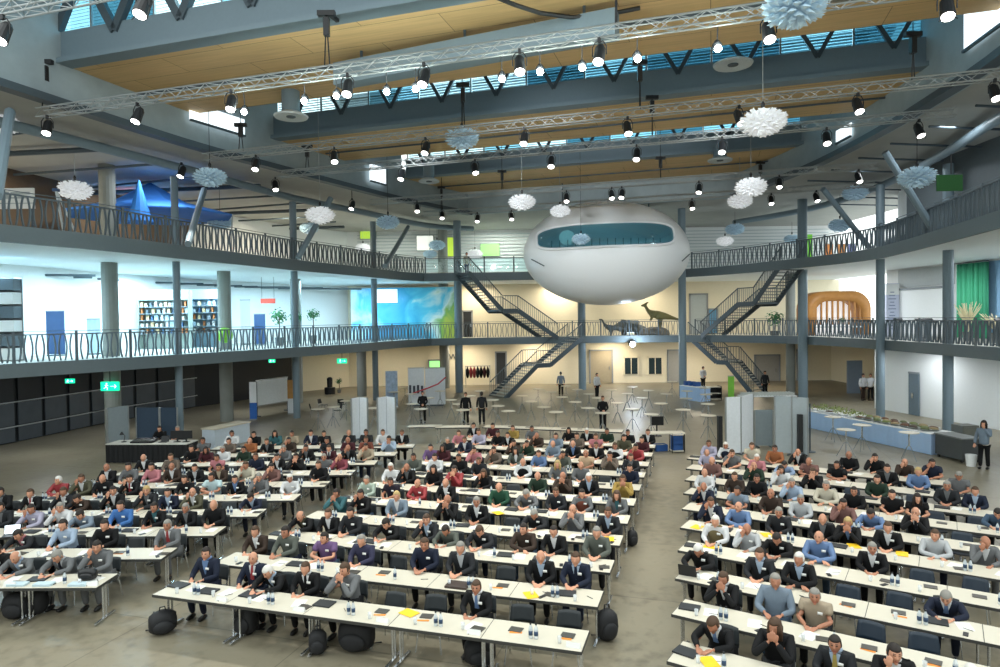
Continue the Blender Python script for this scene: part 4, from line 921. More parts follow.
def make_table():
    t = thing('conference_table', 'x', 'table')
    MB().box((0, 0, .730), (TLEN-.01, TD, .028)).build('tabletop', M_TOP, t)
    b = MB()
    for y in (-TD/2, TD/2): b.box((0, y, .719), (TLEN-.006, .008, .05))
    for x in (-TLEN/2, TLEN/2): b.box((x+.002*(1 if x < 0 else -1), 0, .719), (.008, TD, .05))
    b.build('edge_band', M_EDGE, t)  # dark table edge, deepened to stand in for shade under the top
    for s in (-1, 1):
        x = s*(TLEN/2-.07); b = MB()
        for y in (-.045, .045): b.cyl((x, y, .03), (x, y, .72), .019, n=8)
        b.bar((x, -.31, .03), (x, .31, .03), .045, .03); b.bar((x, -.28, .708), (x, .28, .708), .04, .025)
        b.build('leg', M_CHROME, t)
    MB().box((0, .05, .69), (TLEN-.2, .03, .05)).build('crossbar', M_DSTEEL, t)
    return t
tproto = None; TABLES = []
def put_table(b, k, j, lab=None, off=0):
    global tproto
    sg = BL[b][3]; p = bpos(b, k, sg*(j+.5)*TLEN, TD/2)
    if not any(inview(p+Vector((dx, dy, .74)), 0) for dx in (-.7, 0, .7) for dy in (-.35, .35)): return
    lab = lab or 'white conference table, '+where(b, k, j, 'table')
    if tproto is None: tproto = make_table(); o = tproto; o.location = p; o.rotation_euler[2] = BL[b][2]; o['label'] = lab
    else: o = dup(tproto, p, BL[b][2], lab)
    o['group'] = 'white conference tables'; TABLES.append((b, k, j))
for b, K in (('C', 11), ('L', 10), ('R', 10)):
    for k in range(K):
        for j in range(5): put_table(b, k, j)
for j in (1, 2, 3, 4): put_table('C', 12, j, 'empty white conference table behind the middle block, %s from the aisle' % NTH[j-1])
for j, (px, py, a) in enumerate(((425, 426, 0), (453, 426.5, 0))):
    o = dup(tproto, at(px, py, .74).xy.to_3d(), a, ('empty white table behind the middle block in front of two standing people', 'empty white table behind the middle block next to a blue bottle', 'empty white table between the two white partition panels')[j], 'white conference tables')
# ---- chairs
M_SEAT = hmat('dark grey chair shell', '1e2427', .5); M_SEATB = hmat('blue grey chair shell', '1a2937', .5)
def make_chair(mt):
    t = thing('conference_chair', 'x', 'chair')
    def shell(fn):
        V = []; F = []; nx, ny = 6, 5
        for o in (0, 1):
            for j in range(ny+1):
                for i in range(nx+1): V.append(fn(i/nx*2-1, j/ny, o))
        K = (nx+1)*(ny+1)
        for j in range(ny):
            for i in range(nx):
                a = j*(nx+1)+i; F += [(a, a+1, a+nx+2, a+nx+1), (K+a, K+a+nx+1, K+a+nx+2, K+a+1)]
        for i in range(nx): F += [(i, K+i, K+i+1, i+1), (ny*(nx+1)+i, ny*(nx+1)+i+1, K+ny*(nx+1)+i+1, K+ny*(nx+1)+i)]
        for j in range(ny): F += [(j*(nx+1), (j+1)*(nx+1), K+(j+1)*(nx+1), K+j*(nx+1)), (j*(nx+1)+nx, K+j*(nx+1)+nx, K+(j+1)*(nx+1)+nx, (j+1)*(nx+1)+nx)]
        return MB().add(V, F)
    shell(lambda u, v, o: (u*.215*(1-.08*v), -.03+v*.43, .455+.02*u*u-.03*math.sin(v*2.4)-o*.02)).build('seat', mt, t, True)
    shell(lambda u, v, o: (u*.21*(1-.12*v*v), .40+.07*v+.05*(1-u*u)-o*.018, .53+v*.27)).build('backrest', mt, t, True)
    for x in (-.2, .2):
        for (y0, y1) in ((.0, -.06), (.36, .44)): MB().tube([(x*.9, y0, .44), (x*1.12, y1, .01)], .012, 6).build('leg', M_CHROME, t)
        MB().tube([(x*.9, 0, .44), (x*.95, .38, .44), (x*.93, .45, .6)], .011, 6).build('frame', M_CHROME, t)
    return t
CH = {0: make_chair(M_SEAT), 1: make_chair(M_SEATB)}; used_ch = set()
def put_chair(p, rz, lab, kind=0, group='chairs at the conference tables'):
    if kind not in used_ch: used_ch.add(kind); o = CH[kind]; o.location = p; o.rotation_euler[2] = rz; o['label'] = lab
    else: o = dup(CH[kind], p, rz, lab)
    o['group'] = group
def slot_t(b, i): return BL[b][3]*(.393+.786*i)
PEOPLE = """
C 0 -1.96 S black white blue b t
C 0 -4.46 J grey - - b h
C 0 -5.28 S black white black b t
C 0 -5.95 S black lightblue - w w
C 0 -6.47 S navy white red x b
C 0 -7.55 S navy blue - d b
C 1 -0.55 S navy lightblue navy b t
C 1 -1.22 S black lightblue - x t
C 1 -2.83 S charcoal lightgrey - g t
C 1 -3.59 J navy - - b t
C 1 -4.99 J purplenavy - - g t
C 1 -5.86 P purple - - d x
C 1 -6.80 J greygreen - - d t
C 1 -7.56 S brown white - b t
C 2 -0.40 H greygreen - - g t
C 2 -1.31 S black white - d t
C 2 -1.97 J brown - - d x
C 2 -2.92 J charcoal - - b w
C 2 -3.70 J greygreen - - d w
C 2 -4.22 S charcoal lightblue - b c
C 2 -5.14 J black - - d w
C 2 -6.14 J charcoal - - d t
C 2 -6.73 S black white - b t
C 2 -7.37 S black olive - x w
C 3 -0.38 S charcoal lightblue - b t
C 3 -1.20 J grey - - x h
C 3 -2.09 J charcoal - - g w
C 3 -3.58 S black white - g t
C 3 -4.34 S black grey - x h
C 3 -5.72 S greyblue white - l t
C 3 -6.74 J black - - d c
C 3 -7.44 J teal - - d h
C 4 -0.37 S grey teal - fb t
C 4 -1.26 V rust grey - d t
C 4 -1.94 J charcoal - - b t
C 4 -2.70 J grey - - g w
C 4 -3.49 J green - - x t
C 4 -5.01 S black white - x t
C 4 -5.84 J red - - x x
C 4 -6.67 P purpleblack - - d t
C 4 -7.42 H palegreen - - g t
C 5 -0.40 J mustard - - b h
C 5 -1.34 S black lightblue - w t
C 5 -2.08 J brown - - x h
C 5 -2.81 J darkgreen - - x t
C 5 -4.44 J black - - fb c
C 5 -5.35 J red - - d h
C 5 -6.02 J black - - f t
C 5 -6.91 S black grey - x c
C 5 -7.44 H white - - w t
C 6 -0.37 J navy - - d t
C 6 -1.84 J grey - - x t
C 6 -2.56 J grey - - fl t
C 6 -3.67 V black white - x t
C 6 -5.13 J charcoal - - b t
C 6 -5.81 J black - - d t
C 6 -6.64 H white - - d t
C 6 -7.39 J greygreen - - d t
C 7 -0.50 S charcoal grey - b t
C 7 -1.17 J taupe - - d h
C 7 -1.95 P peach - - x t
C 7 -2.72 J greygreen - - d c
C 7 -3.54 H blue - - b t
C 7 -4.34 S greygreen white - f t
C 7 -5.12 J taupe - - d c
C 7 -5.84 H pink - - d c
C 7 -6.99 J maroon - - f t
C 7 -7.45 J purple - - d t
C 8 -0.49 J red - - d c
C 8 -1.20 V black white - b t
C 8 -1.86 S black white - b t
C 8 -2.68 S black blue - x t
C 8 -3.40 J greyblue - - x t
C 8 -4.36 J darkgreen - - d c
C 8 -4.85 J brown - - d c
C 8 -6.75 S navy white - b t
C 8 -7.42 J charcoal - - g t
C 9 -0.42 J maroon - - d t
C 9 -1.07 J olive - - d t
C 9 -2.11 P pink - - b t
C 9 -2.82 H taupe - - d t
C 9 -3.63 H greyblue - - d t
C 9 -4.38 J brown - - x c
C 9 -5.54 S black white - d t
C 9 -5.94 J black - - d t
C 9 -6.73 H lavender - - b t
C 9 -7.57 H pink - - b t
C 10 -0.32 S black white - b t
C 10 -1.09 J black - - d t
C 10 -1.91 J darkgreen - - d t
C 10 -2.71 S black white - w t
C 10 -3.44 J black - - f t
C 10 -4.97 H grey - - d t
C 10 -5.78 J mustard - - b t
C 10 -6.65 J maroon - - d t
C 10 -7.49 S black white - d t
L 0 -0.57 S grey grey - d c
L 0 -1.26 S grey lightgrey dark g w
L 0 -2.14 S grey lightblue - x w
L 0 -2.62 J black - - d t
L 1 -0.35 S grey white red g t
L 1 -1.77 J black - - d t
L 1 -2.70 H lightblue - - d t
L 1 -3.59 S charcoal pink - d w
L 2 -0.42 J black - - x t
L 2 -1.11 S black grey - g t
L 2 -1.88 S black teal - d t
L 2 -2.72 H brightblue - - d t
L 2 -3.64 H greyblue - - d w
L 2 -4.22 H white - - g c
L 2 -4.94 H lavender - - d c
L 2 -5.72 S charcoal grey - d t
L 3 -0.47 S navy lightblue - d w
L 3 -2.09 S olive white - x c
L 3 -2.76 S navy lightblue - d t
L 3 -3.33 S charcoal grey - l c
L 3 -4.23 S black white - d c
L 3 -5.10 J brown - - d w
L 3 -5.58 S charcoal white - b c
L 3 -6.48 S black white red b t
L 3 -7.30 S black grey - d t
L 4 -0.41 H white - dark w t
L 4 -1.31 S grey grey - g c
L 4 -2.01 S black blue - d t
L 4 -2.68 P cyan - - d x
L 4 -3.47 J black - - d t
L 4 -5.08 S black white red d c
L 4 -5.88 J black - - x t
L 4 -6.50 S olive white - b c
L 4 -7.17 J red - - w x
L 5 -0.44 J black - - b t
L 5 -1.91 H plaid - - d c
L 5 -2.72 H cream - - b c
L 5 -3.57 S brown beige - d t
L 5 -4.33 S black lightgrey - d t
L 5 -5.05 S brown white - x t
L 5 -5.68 J pink - - d t
L 5 -6.41 J grey - - d t
L 5 -7.10 S black white - x t
L 6 -0.60 J darkpink - - x c
L 6 -1.13 P grey - - g t
L 6 -2.07 J black - - d h
L 6 -2.71 S black white - d c
L 6 -3.42 J navy - - b t
L 6 -4.73 P pink - - d t
L 6 -6.28 H taupe - - b t
L 6 -7.20 S black white - x t
L 7 -0.49 H beige - - d c
L 7 -1.13 S black grey - x c
L 7 -1.81 S maroon white dark b t
L 7 -2.63 S black grey - d c
L 7 -3.42 J grey - - g c
L 7 -4.86 J darkgreen - - d t
L 7 -5.61 H white - - g t
L 7 -6.22 J maroon - - f t
L 7 -6.73 J black - - d t
L 8 -0.38 H lightblue - - d h
L 8 -1.25 J rust - - b t
L 8 -1.93 J maroon - - x t
L 8 -2.73 J charcoal - - d t
L 8 -4.18 J brown - - d c
L 8 -5.01 S black grey - b t
L 8 -5.66 J orange - - x t
L 8 -6.46 H taupe - - d t
L 8 -7.45 P grey - - d t
L 9 -0.57 S black white - b t
L 9 -1.33 H white - - b t
L 9 -2.01 J charcoal - - d t
L 9 -2.70 J charcoal - - x t
L 9 -3.70 J black - - d t
L 9 -4.22 S navy white - d t
L 9 -4.99 J beige - - d t
L 9 -5.67 J teal - - f t
L 9 -6.52 J black - - d t
L 9 -7.41 H white - - d t
R 0 0.45 S black white blue b w
R 0 1.27 J black - - fb h
R 0 2.05 S charcoal lightblue yellow d t
R 0 2.75 S black white - d c
R 0 3.58 H lightgrey - - w t
R 1 0.59 S black white - b h
R 1 1.42 H greyblue - - g b
R 1 2.03 P beige - - g t
R 2 0.20 J black - - w w
R 2 1.31 S charcoal lightblue - b t
R 2 2.00 S black lightblue - w x
R 2 4.24 S navy white blue g w
R 3 0.52 V khaki white - w t
R 3 1.18 H lightgrey - - x c
R 3 1.81 J black - - d w
R 3 2.57 H blue - - x x
R 3 3.51 S black white - g t
R 4 0.44 S navy white - b c
R 4 1.09 H blue - - x x
R 4 1.98 J charcoal - - g t
R 4 2.89 S black grey - x t
R 4 3.39 S black blue - l h
R 4 4.14 S black white - b t
R 4 4.97 H lightgrey - - b x
R 4 5.80 S grey white - x c
R 5 0.28 S navy white - x c
R 5 1.15 P greyblue - - d x
R 5 1.96 J brown - - x t
R 5 2.65 H lightgrey - - g t
R 5 3.58 H plaid - - d c
R 5 4.18 H blue - - d w
R 5 5.05 S black white dark x h
R 6 0.31 H white - - x t
R 6 1.15 J brown - - b t
R 6 1.74 J black - - d t
R 6 2.64 H lightblue - - g c
R 6 3.47 H cream - - g x
R 6 4.12 J black - - d t
R 6 4.96 P black - - d t
R 6 5.49 P black - - f t
R 6 7.08 J denim - - d w
R 7 0.54 H plaid - - x t
R 7 1.78 J darkgreen - - x c
R 7 2.53 H white - - f c
R 7 3.39 J black - - b h
R 7 4.98 J darkgreen - - d t
R 7 6.56 S charcoal grey - g t
R 7 7.15 S navy lightblue - b t
R 8 0.40 H lavender - - x t
R 8 1.21 P grey - - b c
R 8 1.98 H pink - - w t
R 8 2.82 H bluestripe - - d w
R 8 3.51 P plaid - - x x
R 8 4.28 P black - - d x
R 8 5.58 S black grey - d t
R 8 6.34 H blue - - l t
R 8 7.29 P grey - - k t
R 9 0.48 H lavender - - b t
R 9 1.07 V navy white - w t
R 9 1.94 P cream - - b t
R 9 2.68 J orange - - d t
R 9 3.40 S black white - x c
R 9 4.89 J black - - x t
R 9 5.62 J black - - d c
R 9 6.41 J brown - - x c
R 9 7.11 P navy - - d c
"""
# ================================================================== PEOPLE
COLS = {k: srgb(v) for k, v in dict(black='17181b', charcoal='2b2e33', grey='74777a', greygreen='636a60', greyblue='7d93a8', navy='1c2740', navyt='22304e', olive='5b5940', brown='46352a', maroon='55202a', taupe='7a6a5c',
    lightblue='a9c4e2', lightgrey='c3c8cc', lavender='b7b3d0', white='e6e8ea', brightblue='1577cc', blue='5d86bd', teal='2c6f78', cyan='bfe2e8', red='b3202a', pink='d77b86', darkpink='9a3e50', orange='b9671f', mustard='b8951f', rust='8f452c',
    beige='bda98a', cream='d8cfb4', peach='e5bd8f', khaki='8b7a4a', green='1f5a40', darkgreen='27402f', palegreen='b4c9b6', purple='7a5590', purpleblack='2a2434', purplenavy='3a3a5c', plaid='8a5d55', denim='41617f', bluestripe='8ba9d2', dark='1d2230', yellow='c9ad33').items()}
def cm(c, r=.8):
    q = COLS[c]; g = sum(q)/3; q = tuple((v*.75+g*.25)*.74 for v in q)
    return mat('cloth '+c, q, r, var=.12, scale=14, spec=.25)
SK = [hmat('skin fair', 'c58f73', .6, var=.05), hmat('skin tanned', 'a9745a', .6, var=.05)]
M_LIP = hmat('lips', 'a9584f', .5); M_EYE = hmat('dark eyes and brows', '3a2a22', .5)
HAIRC = {'d': hmat('dark hair', '221a15', .7), 'b': hmat('brown hair', '4a3524', .7), 'g': hmat('grey hair', '8a8780', .7), 'w': hmat('white hair', 'd5d2cb', .7), 'l': hmat('blond hair', 'b39a66', .7), 'x': hmat('thin greyish hair', '75695d', .8)}
M_SHOE = hmat('black shoe leather', '161514', .4)
HC = Vector((0, 0, 0))
def headfn(q):
    x, y, z = q
    if z < 0:
        u = min(1, -z/.12); x *= 1-.34*u**1.6; y = y*(1-.22*u**1.5)-.018*u
    if y > 0 and z > 0: y *= 1.06
    return Vector((x, y, z))
def head_geo(mb, M):
    t = MB(); t.ell((0, 0, 0), (.082, .101, .124), 26, 18, fn=headfn)
    t.ell((0, -.104, -.012), (.014, .022, .026), 8, 6); t.ell((0, -.098, .012), (.010, .012, .03), 8, 6)
    t.ell((0, -.083, -.062), (.028, .014, .013), 8, 6); t.ell((0, -.075, -.1), (.026, .02, .018), 8, 6)
    for s in (-1, 1):
        t.ell((s*.083, .012, -.005), (.012, .022, .033), 8, 6); t.ell((s*.031, -.084, .036), (.022, .012, .009), 8, 6)
    mb.add([M @ Vector(v) for v in t.v], t.f)
def hair_mesh(kind, M):
    b = MB()
    def fn(q):
        n = q.normalized(); h = headfn(q); z = q.z; y = q.y
        front = y < -.02
        if kind == 'x': keep = (y > -.01 and z < .045 and z > -.07) and (abs(q.x) > .035 or y > .05)
        elif kind in 'f': keep = (z > .062) if front and abs(q.x) < .055 else z > -.1
        elif kind == 'k': keep = z > .045
        else: keep = (z > .066 if front else (z > -.02 if y < .03 else z > -.085))
        if keep:
            s = 1.09 if kind != 'f' else 1.16
            if kind not in ('x', 'k') and z > .05: s += .04
            h = h*s
            if kind == 'f' and y > -.01 and z < 0: h.z -= .11*(-z/.1); h.x *= 1.15
            return h
        return h*.90
    b.ell((0, 0, 0), (.083, .102, .125), 34, 26, fn=fn)
    if kind == 'f':
        for s in (-1, 1): b.tube([(s*.07, -.02, .05), (s*.088, -.015, -.06), (s*.082, -.025, -.17)], .028, 8)
    if kind == 'k': b.box((0, -.13, .055), (.13, .1, .012))
    b.v = [tuple(M @ Vector(v)) for v in b.v]
    return b
def hand_geo(mb, w, d, n, curl=.5):
    # palm at wrist w, direction d, palm normal n; five separate curled fingers
    d = d.normalized(); s = d.cross(n).normalized(); n = s.cross(d).normalized()
    R = Matrix((s, d, n)).transposed()
    mb.ell(w+d*.045, (.042, .052, .017), 10, 7, R=R)
    for k, (o, L) in enumerate(((-.033, .062), (-.011, .075), (.011, .07), (.032, .055))):
        a = w+d*.085+s*o; b = a+d*L*.5-n*L*.2*curl; c = b+d*L*.4-n*L*.55*curl
        mb.tube([a-d*.02, b, c], .0098, 6)
    sg = -1 if w.x > 0 else 1
    a = w+d*.03-s*.036*sg; mb.tube([a, a+d*.035-s*.022*sg-n*.01, a+d*.065-s*.02*sg-n*.025], .0105, 6)
POSE = {}
def V3(*a): return Vector(a)
def pose(code):
    if code in POSE: return POSE[code]
    ly = {'w': -.12, 'b': .07}.get(code, 0); lz = {'w': -.09, 'b': .03}.get(code, 0)
    hip, ch, nk = V3(0, .2, .54), V3(0, .11+ly*.5, .84+lz*.3), V3(0, .03+ly, 1.06+lz)
    hd = V3(0, -.03+ly*1.25, 1.165+lz*1.25); turn = {'t': (.05, .12), 'c': (.12, .3), 'w': (.6, -.1), 'h': (.15, -.15), 'x': (.0, -.25), 'b': (.0, .2)}[code]
    sh = [V3(s*.185, .06+ly, .995+lz) for s in (-1, 1)]
    tb = .785
    A = {'t': ((V3(-.25, -.06, .80), V3(-.09, -.34, tb)), (V3(.25, -.06, .80), V3(.08, -.33, tb))),
         'c': ((V3(-.23, -.24, .80), V3(-.07, -.16, 1.03)), (V3(.27, -.12, .82), V3(.05, -.34, tb))),
         'w': ((V3(-.28, -.22, .80), V3(-.12, -.46, tb)), (V3(.28, -.22, .80), V3(.08, -.42, tb))),
         'h': ((V3(-.24, -.26, .81), V3(-.045, -.2, 1.02)), (V3(.24, -.26, .81), V3(.045, -.2, 1.02))),
         'x': ((V3(-.27, -.14, .81), V3(.08, -.31, tb+.01)), (V3(.27, -.14, .81), V3(-.08, -.36, tb))),
         'b': ((V3(-.27, .0, .78), V3(-.12, -.24, tb)), (V3(.27, .0, .78), V3(.12, -.24, tb)))}[code]
    M = Matrix.Translation(hd) @ Matrix.Rotation(turn[1], 4, 'Z') @ Matrix.Rotation(turn[0], 4, 'X')
    nodes = [(*hip, .12, .1), (*ch, .11, .09), (*(ch.lerp(nk, .6)), .10, .08), (*nk, .056, .056), (*(nk.lerp(hd, .55)+V3(0, .02, 0)), .055, .058)]
    edges = [(0, 1), (1, 2), (2, 3), (3, 4)]
    mb = MB()
    for i, (el, wr) in enumerate(A):
        b = len(nodes); nodes += [(sh[i].x*.88, sh[i].y, sh[i].z-.035, .04), (*el, .04), (*(el.lerp(wr, .55)), .042), (*wr, .029)]
        edges += [(2, b), (b, b+1), (b+1, b+2), (b+2, b+3)]
        d = (wr-el)
        if code in 'c' and i == 0: hd_ = V3(.1, -.1, .8)
        elif code == 'h': hd_ = V3((-1 if i else 1)*.35, -.15, .9)
        else: hd_ = V3(d.x*.4+(.5 if i == 0 else -.5)*.3, d.y*1.0-.1, -.05)
        hand_geo(mb, wr, hd_, V3(0, -.9, .2) if hd_.z > .4 else V3(0, 0, 1), .6)
    for s in (-1, 1):
        b = len(nodes); nodes += [(s*.1, .12, .52, .09), (s*.13, -.26, .53, .065), (s*.13, -.24, .28, .055), (s*.13, -.2, .09, .036)]
        edges += [(0, b), (b, b+1), (b+1, b+2), (b+2, b+3)]
    V, F = skin(nodes, edges, 1); mb.add(V, F); head_geo(mb, M)
    V, F = remesh(mb, .0105); n2 = ch.lerp(nk, .6)
    for v in V:                                                    # keep the shoulders and chest well inside the clothes
        for q in sh:
            if (v-q).length < .13: v[:] = q+(v-q)*.55
        if n2.z-.15 < v.z < nk.z-.015 and .045 < abs(v.x) < .26 and abs(v.y-n2.y) < .15: v.z -= .04*min(1, (abs(v.x)-.045)/.03)
        if n2.z-.2 < v.z < nk.z-.03 and abs(v.x) < .17 and abs(v.y-n2.y) < .14: v[:] = V3(v.x*.75, n2.y+(v.y-n2.y)*.7, v.z)
    body = MB().add(V, F); Mi = M.inverted()
    cen = [sum((Vector(V[k]) for k in f), Vector())/len(f) for f in F]
    for i, c in enumerate(cen):
        q = Mi @ c
        if abs(q.z) < .13 and q.y < -.06 and abs(q.x) < .07:
            if abs(q.x) < .024 and -.07 < q.z < -.054: body.mi[i] = 1
            elif .018 < abs(q.x) < .043 and .014 < q.z < .027 and q.y < -.07: body.mi[i] = 2
            elif .018 < abs(q.x) < .044 and .040 < q.z < .047: body.mi[i] = 2
    # upper garment
    def garment(sleeve, lv=2):
        g = [(*(hip+V3(0, .0, -.02)), .185, .14), (*ch, .195, .135), (*(ch.lerp(nk, .66)), .195, .125), (*(nk+V3(0, .015, -.035)), .125, .095), (*(nk+V3(0, .015, .025)), .078, .078)]
        e = [(0, 1), (1, 2), (2, 3), (3, 4)]
        for i, (el, wr) in enumerate(A):
            b = len(g)
            if sleeve == 'long': g += [(*sh[i], .085), (*el, .062), (*(el.lerp(wr, .55)), .05), (*(el.lerp(wr, .93)), .042)]; e += [(2, b), (b, b+1), (b+1, b+2), (b+2, b+3)]
            elif sleeve == 'short': g += [(*sh[i], .09), (*(sh[i].lerp(el, .62)), .076)]; e += [(2, b), (b, b+1)]
            else: g += [(*(sh[i]*.93+V3(0, 0, .07)), .06)]; e += [(2, b)]
        return skin(g, e, lv)
    def suit(VF):
        from mathutils.bvhtree import BVHTree
        V, F = VF; T = BVHTree.FromPolygons(V, F); zb, zt = .78+lz*.5, nk.z+.0
        yc = lambda z: ch.y+(nk.y-ch.y)*(z-ch.z)/(nk.z-ch.z)
        def front(x, z, off):
            h = T.ray_cast(V3(x, yc(z)-.2, z), V3(0, 1, 0), .3)[0]
            return V3(x, (h.y if h else yc(z)-.1)-off, z)
        def plate(wf, off, z0, z1, nu, nv):
            m = MB(); K = (nu+1)*(nv+1)
            for o in (off, off-.012):
                for j in range(nv+1):
                    z = z0+(z1-z0)*j/nv; w = wf(j/nv)
                    for i in range(nu+1): m.v.append(tuple(front(w*(2*i/nu-1), z, o)))
            g = lambda o, j, i: o*K+j*(nu+1)+i
            for j in range(nv):
                for i in range(nu): m.f += [(g(0, j, i), g(0, j, i+1), g(0, j+1, i+1), g(0, j+1, i)), (g(1, j, i), g(1, j+1, i), g(1, j+1, i+1), g(1, j, i+1))]
                for i in (0, nu): m.f.append((g(0, j, i), g(0, j+1, i), g(1, j+1, i), g(1, j, i)))
            for j in (0, nv):
                for i in range(nu): m.f.append((g(0, j, i), g(0, j, i+1), g(1, j, i+1), g(1, j, i)))
            m.mi = [0]*len(m.f); return m
        sh_ = plate(lambda u: .012+.068*u, .005, zb, zt, 8, 12)
        c = nk.lerp(hd, .14)+V3(0, .012, 0); sh_.tube([c+V3(.07*math.cos(q*PI/8), .066*math.sin(q*PI/8), .012*math.sin(q*PI/8)) for q in range(16)], .018, 6, True)
        tie_ = plate(lambda u: (.040-.022*u) if u < .93 else .024, .012, zb+.005, zt+.005, 2, 12)
        return {'main': VF, 'shirt': (sh_.v, sh_.f), 'tie': (tie_.v, tie_.f)}
    long = garment('long'); P = dict(body=body, M=M, long=long, short=garment('short'), S=suit(long), vest=garment('none'))
    bp = ch.lerp(nk, .35)+V3(.085, -.165, 0)
    P['badge'] = MB().box(bp, (.075, .012, .045)); POSE[code] = P
    return P
def legs_geo(shoes=False):
    if not shoes:
        g = [(0, .2, .53, .17, .13)]; e = []
        for s in (-1, 1):
            b = len(g); g += [(s*.1, .1, .525, .1), (s*.13, -.27, .535, .078), (s*.13, -.25, .3, .068), (s*.13, -.2, .1, .056)]; e += [(0, b), (b, b+1), (b+1, b+2), (b+2, b+3)]
        return MB().add(*skin(g, e, 1))
    b = MB()
    b.ell((0, -.26, .05), (.048, .14, .05), 10, 7)
    return b
MESH = {}
def gm_(key, fn, mats, smooth=True):
    k = (key, tuple(m.name for m in (mats if isinstance(mats, list) else [mats])))
    if k not in MESH:
        base = MESH.get(key)
        if base is None:
            q = fn(); q = MB().add(*q) if isinstance(q, tuple) else q
            base = MESH[key] = q.mesh('body', mats, smooth); MESH[k] = base
        else:
            me = base.copy(); me.materials.clear()
            for q in (mats if isinstance(mats, list) else [mats]): me.materials.append(q)
            MESH[k] = me
    return MESH[k]
LEG = {}
POSED = {'t': '', 'c': ' resting chin on hand', 'w': ' bent over papers', 'h': ' with hands at mouth', 'x': ' with folded arms', 'b': ' sitting upright'}
CN = {'greygreen': 'grey green', 'greyblue': 'grey blue', 'purpleblack': 'dark purple', 'purplenavy': 'purple blue', 'lightblue': 'light blue', 'lightgrey': 'light grey', 'brightblue': 'bright blue', 'darkgreen': 'dark green', 'darkpink': 'dark pink', 'palegreen': 'pale green', 'bluestripe': 'blue striped'}
def cn(c): return CN.get(c, c)
def person(p, rz, style, main, acc, tie, hair, code, label, group, detail=2, sc=1.0):
    P = pose(code); rnd = random.Random(label)
    me = gm_(('body', code), lambda: P['body'], [SK[rnd.random() < .45], M_LIP, M_EYE])
    o = new('person', me, None, p, rz); o.scale = (sc, sc, sc); tag(o, label, 'person', group)
    hk = hair[0] if hair[0] in 'fxk' else 'n'; hc = hair[1] if len(hair) > 1 else {'f': 'd', 'k': 'g'}.get(hair, hair)
    hm = HAIRC['w' if hair == 'x' and rnd.random() < .3 else hc]
    new('cap' if hk == 'k' else 'hair', gm_(('hair', code, hk), lambda: hair_mesh(hk, P['M']), hm), o)
    if style in 'SV':
        S_ = P['S']
        if style == 'S':
            new('jacket', gm_(('jk', code), lambda: S_['main'], cm(main)), o); top = new('shirt', gm_(('sh', code), lambda: S_['shirt'], cm(acc)), o)
        else:
            top = new('shirt', gm_(('lg', code), lambda: P['long'], cm(acc)), o)
            b_ = gm_(('vs', code), lambda: P['vest'], cm(main)); v = new('vest', b_, o); v.scale = (1.05, 1.05, 1.0); v.location = (0, -.002, 0)
        if tie != '-': new('tie', gm_(('tie', code), lambda: S_['tie'], cm(tie, .5), False), top)
    elif style == 'P': top = new('polo_shirt', gm_(('sh_', code), lambda: P['short'], cm(main)), o)
    else: top = new('shirt' if style == 'H' else 'jumper', gm_(('lg', code), lambda: P['long'], cm(main)), o)
    if detail > 0:
        tr = rnd.choice(['black', 'charcoal', 'navy', 'denim'] if style != 'S' else [main if main in ('black', 'charcoal', 'navy', 'grey') else 'charcoal'])
        new('trousers', gm_('trousers', legs_geo, cm(tr)), o)
    if detail > 1:
        for s_ in (-1, 1): new('shoe', gm_('shoes', lambda: legs_geo(True), M_SHOE), o, (s_*.13, 0, 0))
        if rnd.random() < .75: new('name_badge', gm_(('bd', code), lambda: P['badge'], M_PAPER, ), top)
    return o
rows = {}
for ln in PEOPLE.strip().split('\n'):
    w = ln.split(); rows.setdefault((w[0], int(w[1])), []).append((float(w[2]), w[3:]))
TAKEN = {}
STY = {'J': 'jumper', 'H': 'shirt', 'P': 'short sleeved shirt', 'S': 'jacket', 'V': 'vest'}
for (b, k), L in rows.items():
    L.sort(key=lambda q: abs(q[0]))
    for i, (t, (sty, main, acc, tie, hair, code)) in enumerate(L):
        rnd = random.Random(hash((b == 'C', b == 'L', k, i)))
        p = bpos(b, k, t, TD+.28); P_ = None
        w = cn(main)+' '+STY[sty]
        if tie != '-': w += ' and %s tie' % cn(tie)
        h = {'f': 'long haired ', 'k': 'capped ', 'x': '', 'w': 'white haired ', 'l': 'blond '}.get(hair[0], '') if tie == '-' else ''
        lab = '%sperson in %s%s, %s from the aisle, %s, %s' % (h, w, POSED[code] if tie == '-' and not h else '', NTH[i], rowname(k), BL[b][4])
        if len(lab.replace('-', ' ').split()) > 16: lab = '%sperson in %s, %s from the aisle, %s, %s' % (h, w, NTH[i], rowname(k), BL[b][4])
        det = 2 if k < 5 else 1
        person(p, BL[b][2]+rnd.uniform(-.12, .12), sty, main, acc, tie, hair, code, lab, 'seated audience', det, rnd.uniform(.96, 1.03))
        s = round((abs(t)-.393)/.786); TAKEN.setdefault((b, k), {})[s] = (t, i)
# ---- chairs: occupied and empty ones in the rows that show them
rc = random.Random(5)
for b in 'CLR':
    for k in range(11 if b == 'C' else 10):
        for i in range(10):
            tk = TAKEN.get((b, k), {}).get(i)
            t = tk[0] if tk else slot_t(b, i)
            if k > 7: continue
            p = bpos(b, k, t, TD+.28+(0 if tk else rc.uniform(-.32, -.2)))
            if not inview(p+Vector((0, 0, .6)), 4): continue
            kind = 1 if (b == 'R' and not tk) else 0
            put_chair(p, BL[b][2]+(0 if tk else rc.uniform(-.12, .12)), ('occupied' if tk else 'empty')+' dark chair, '+where(b, k, i), kind)
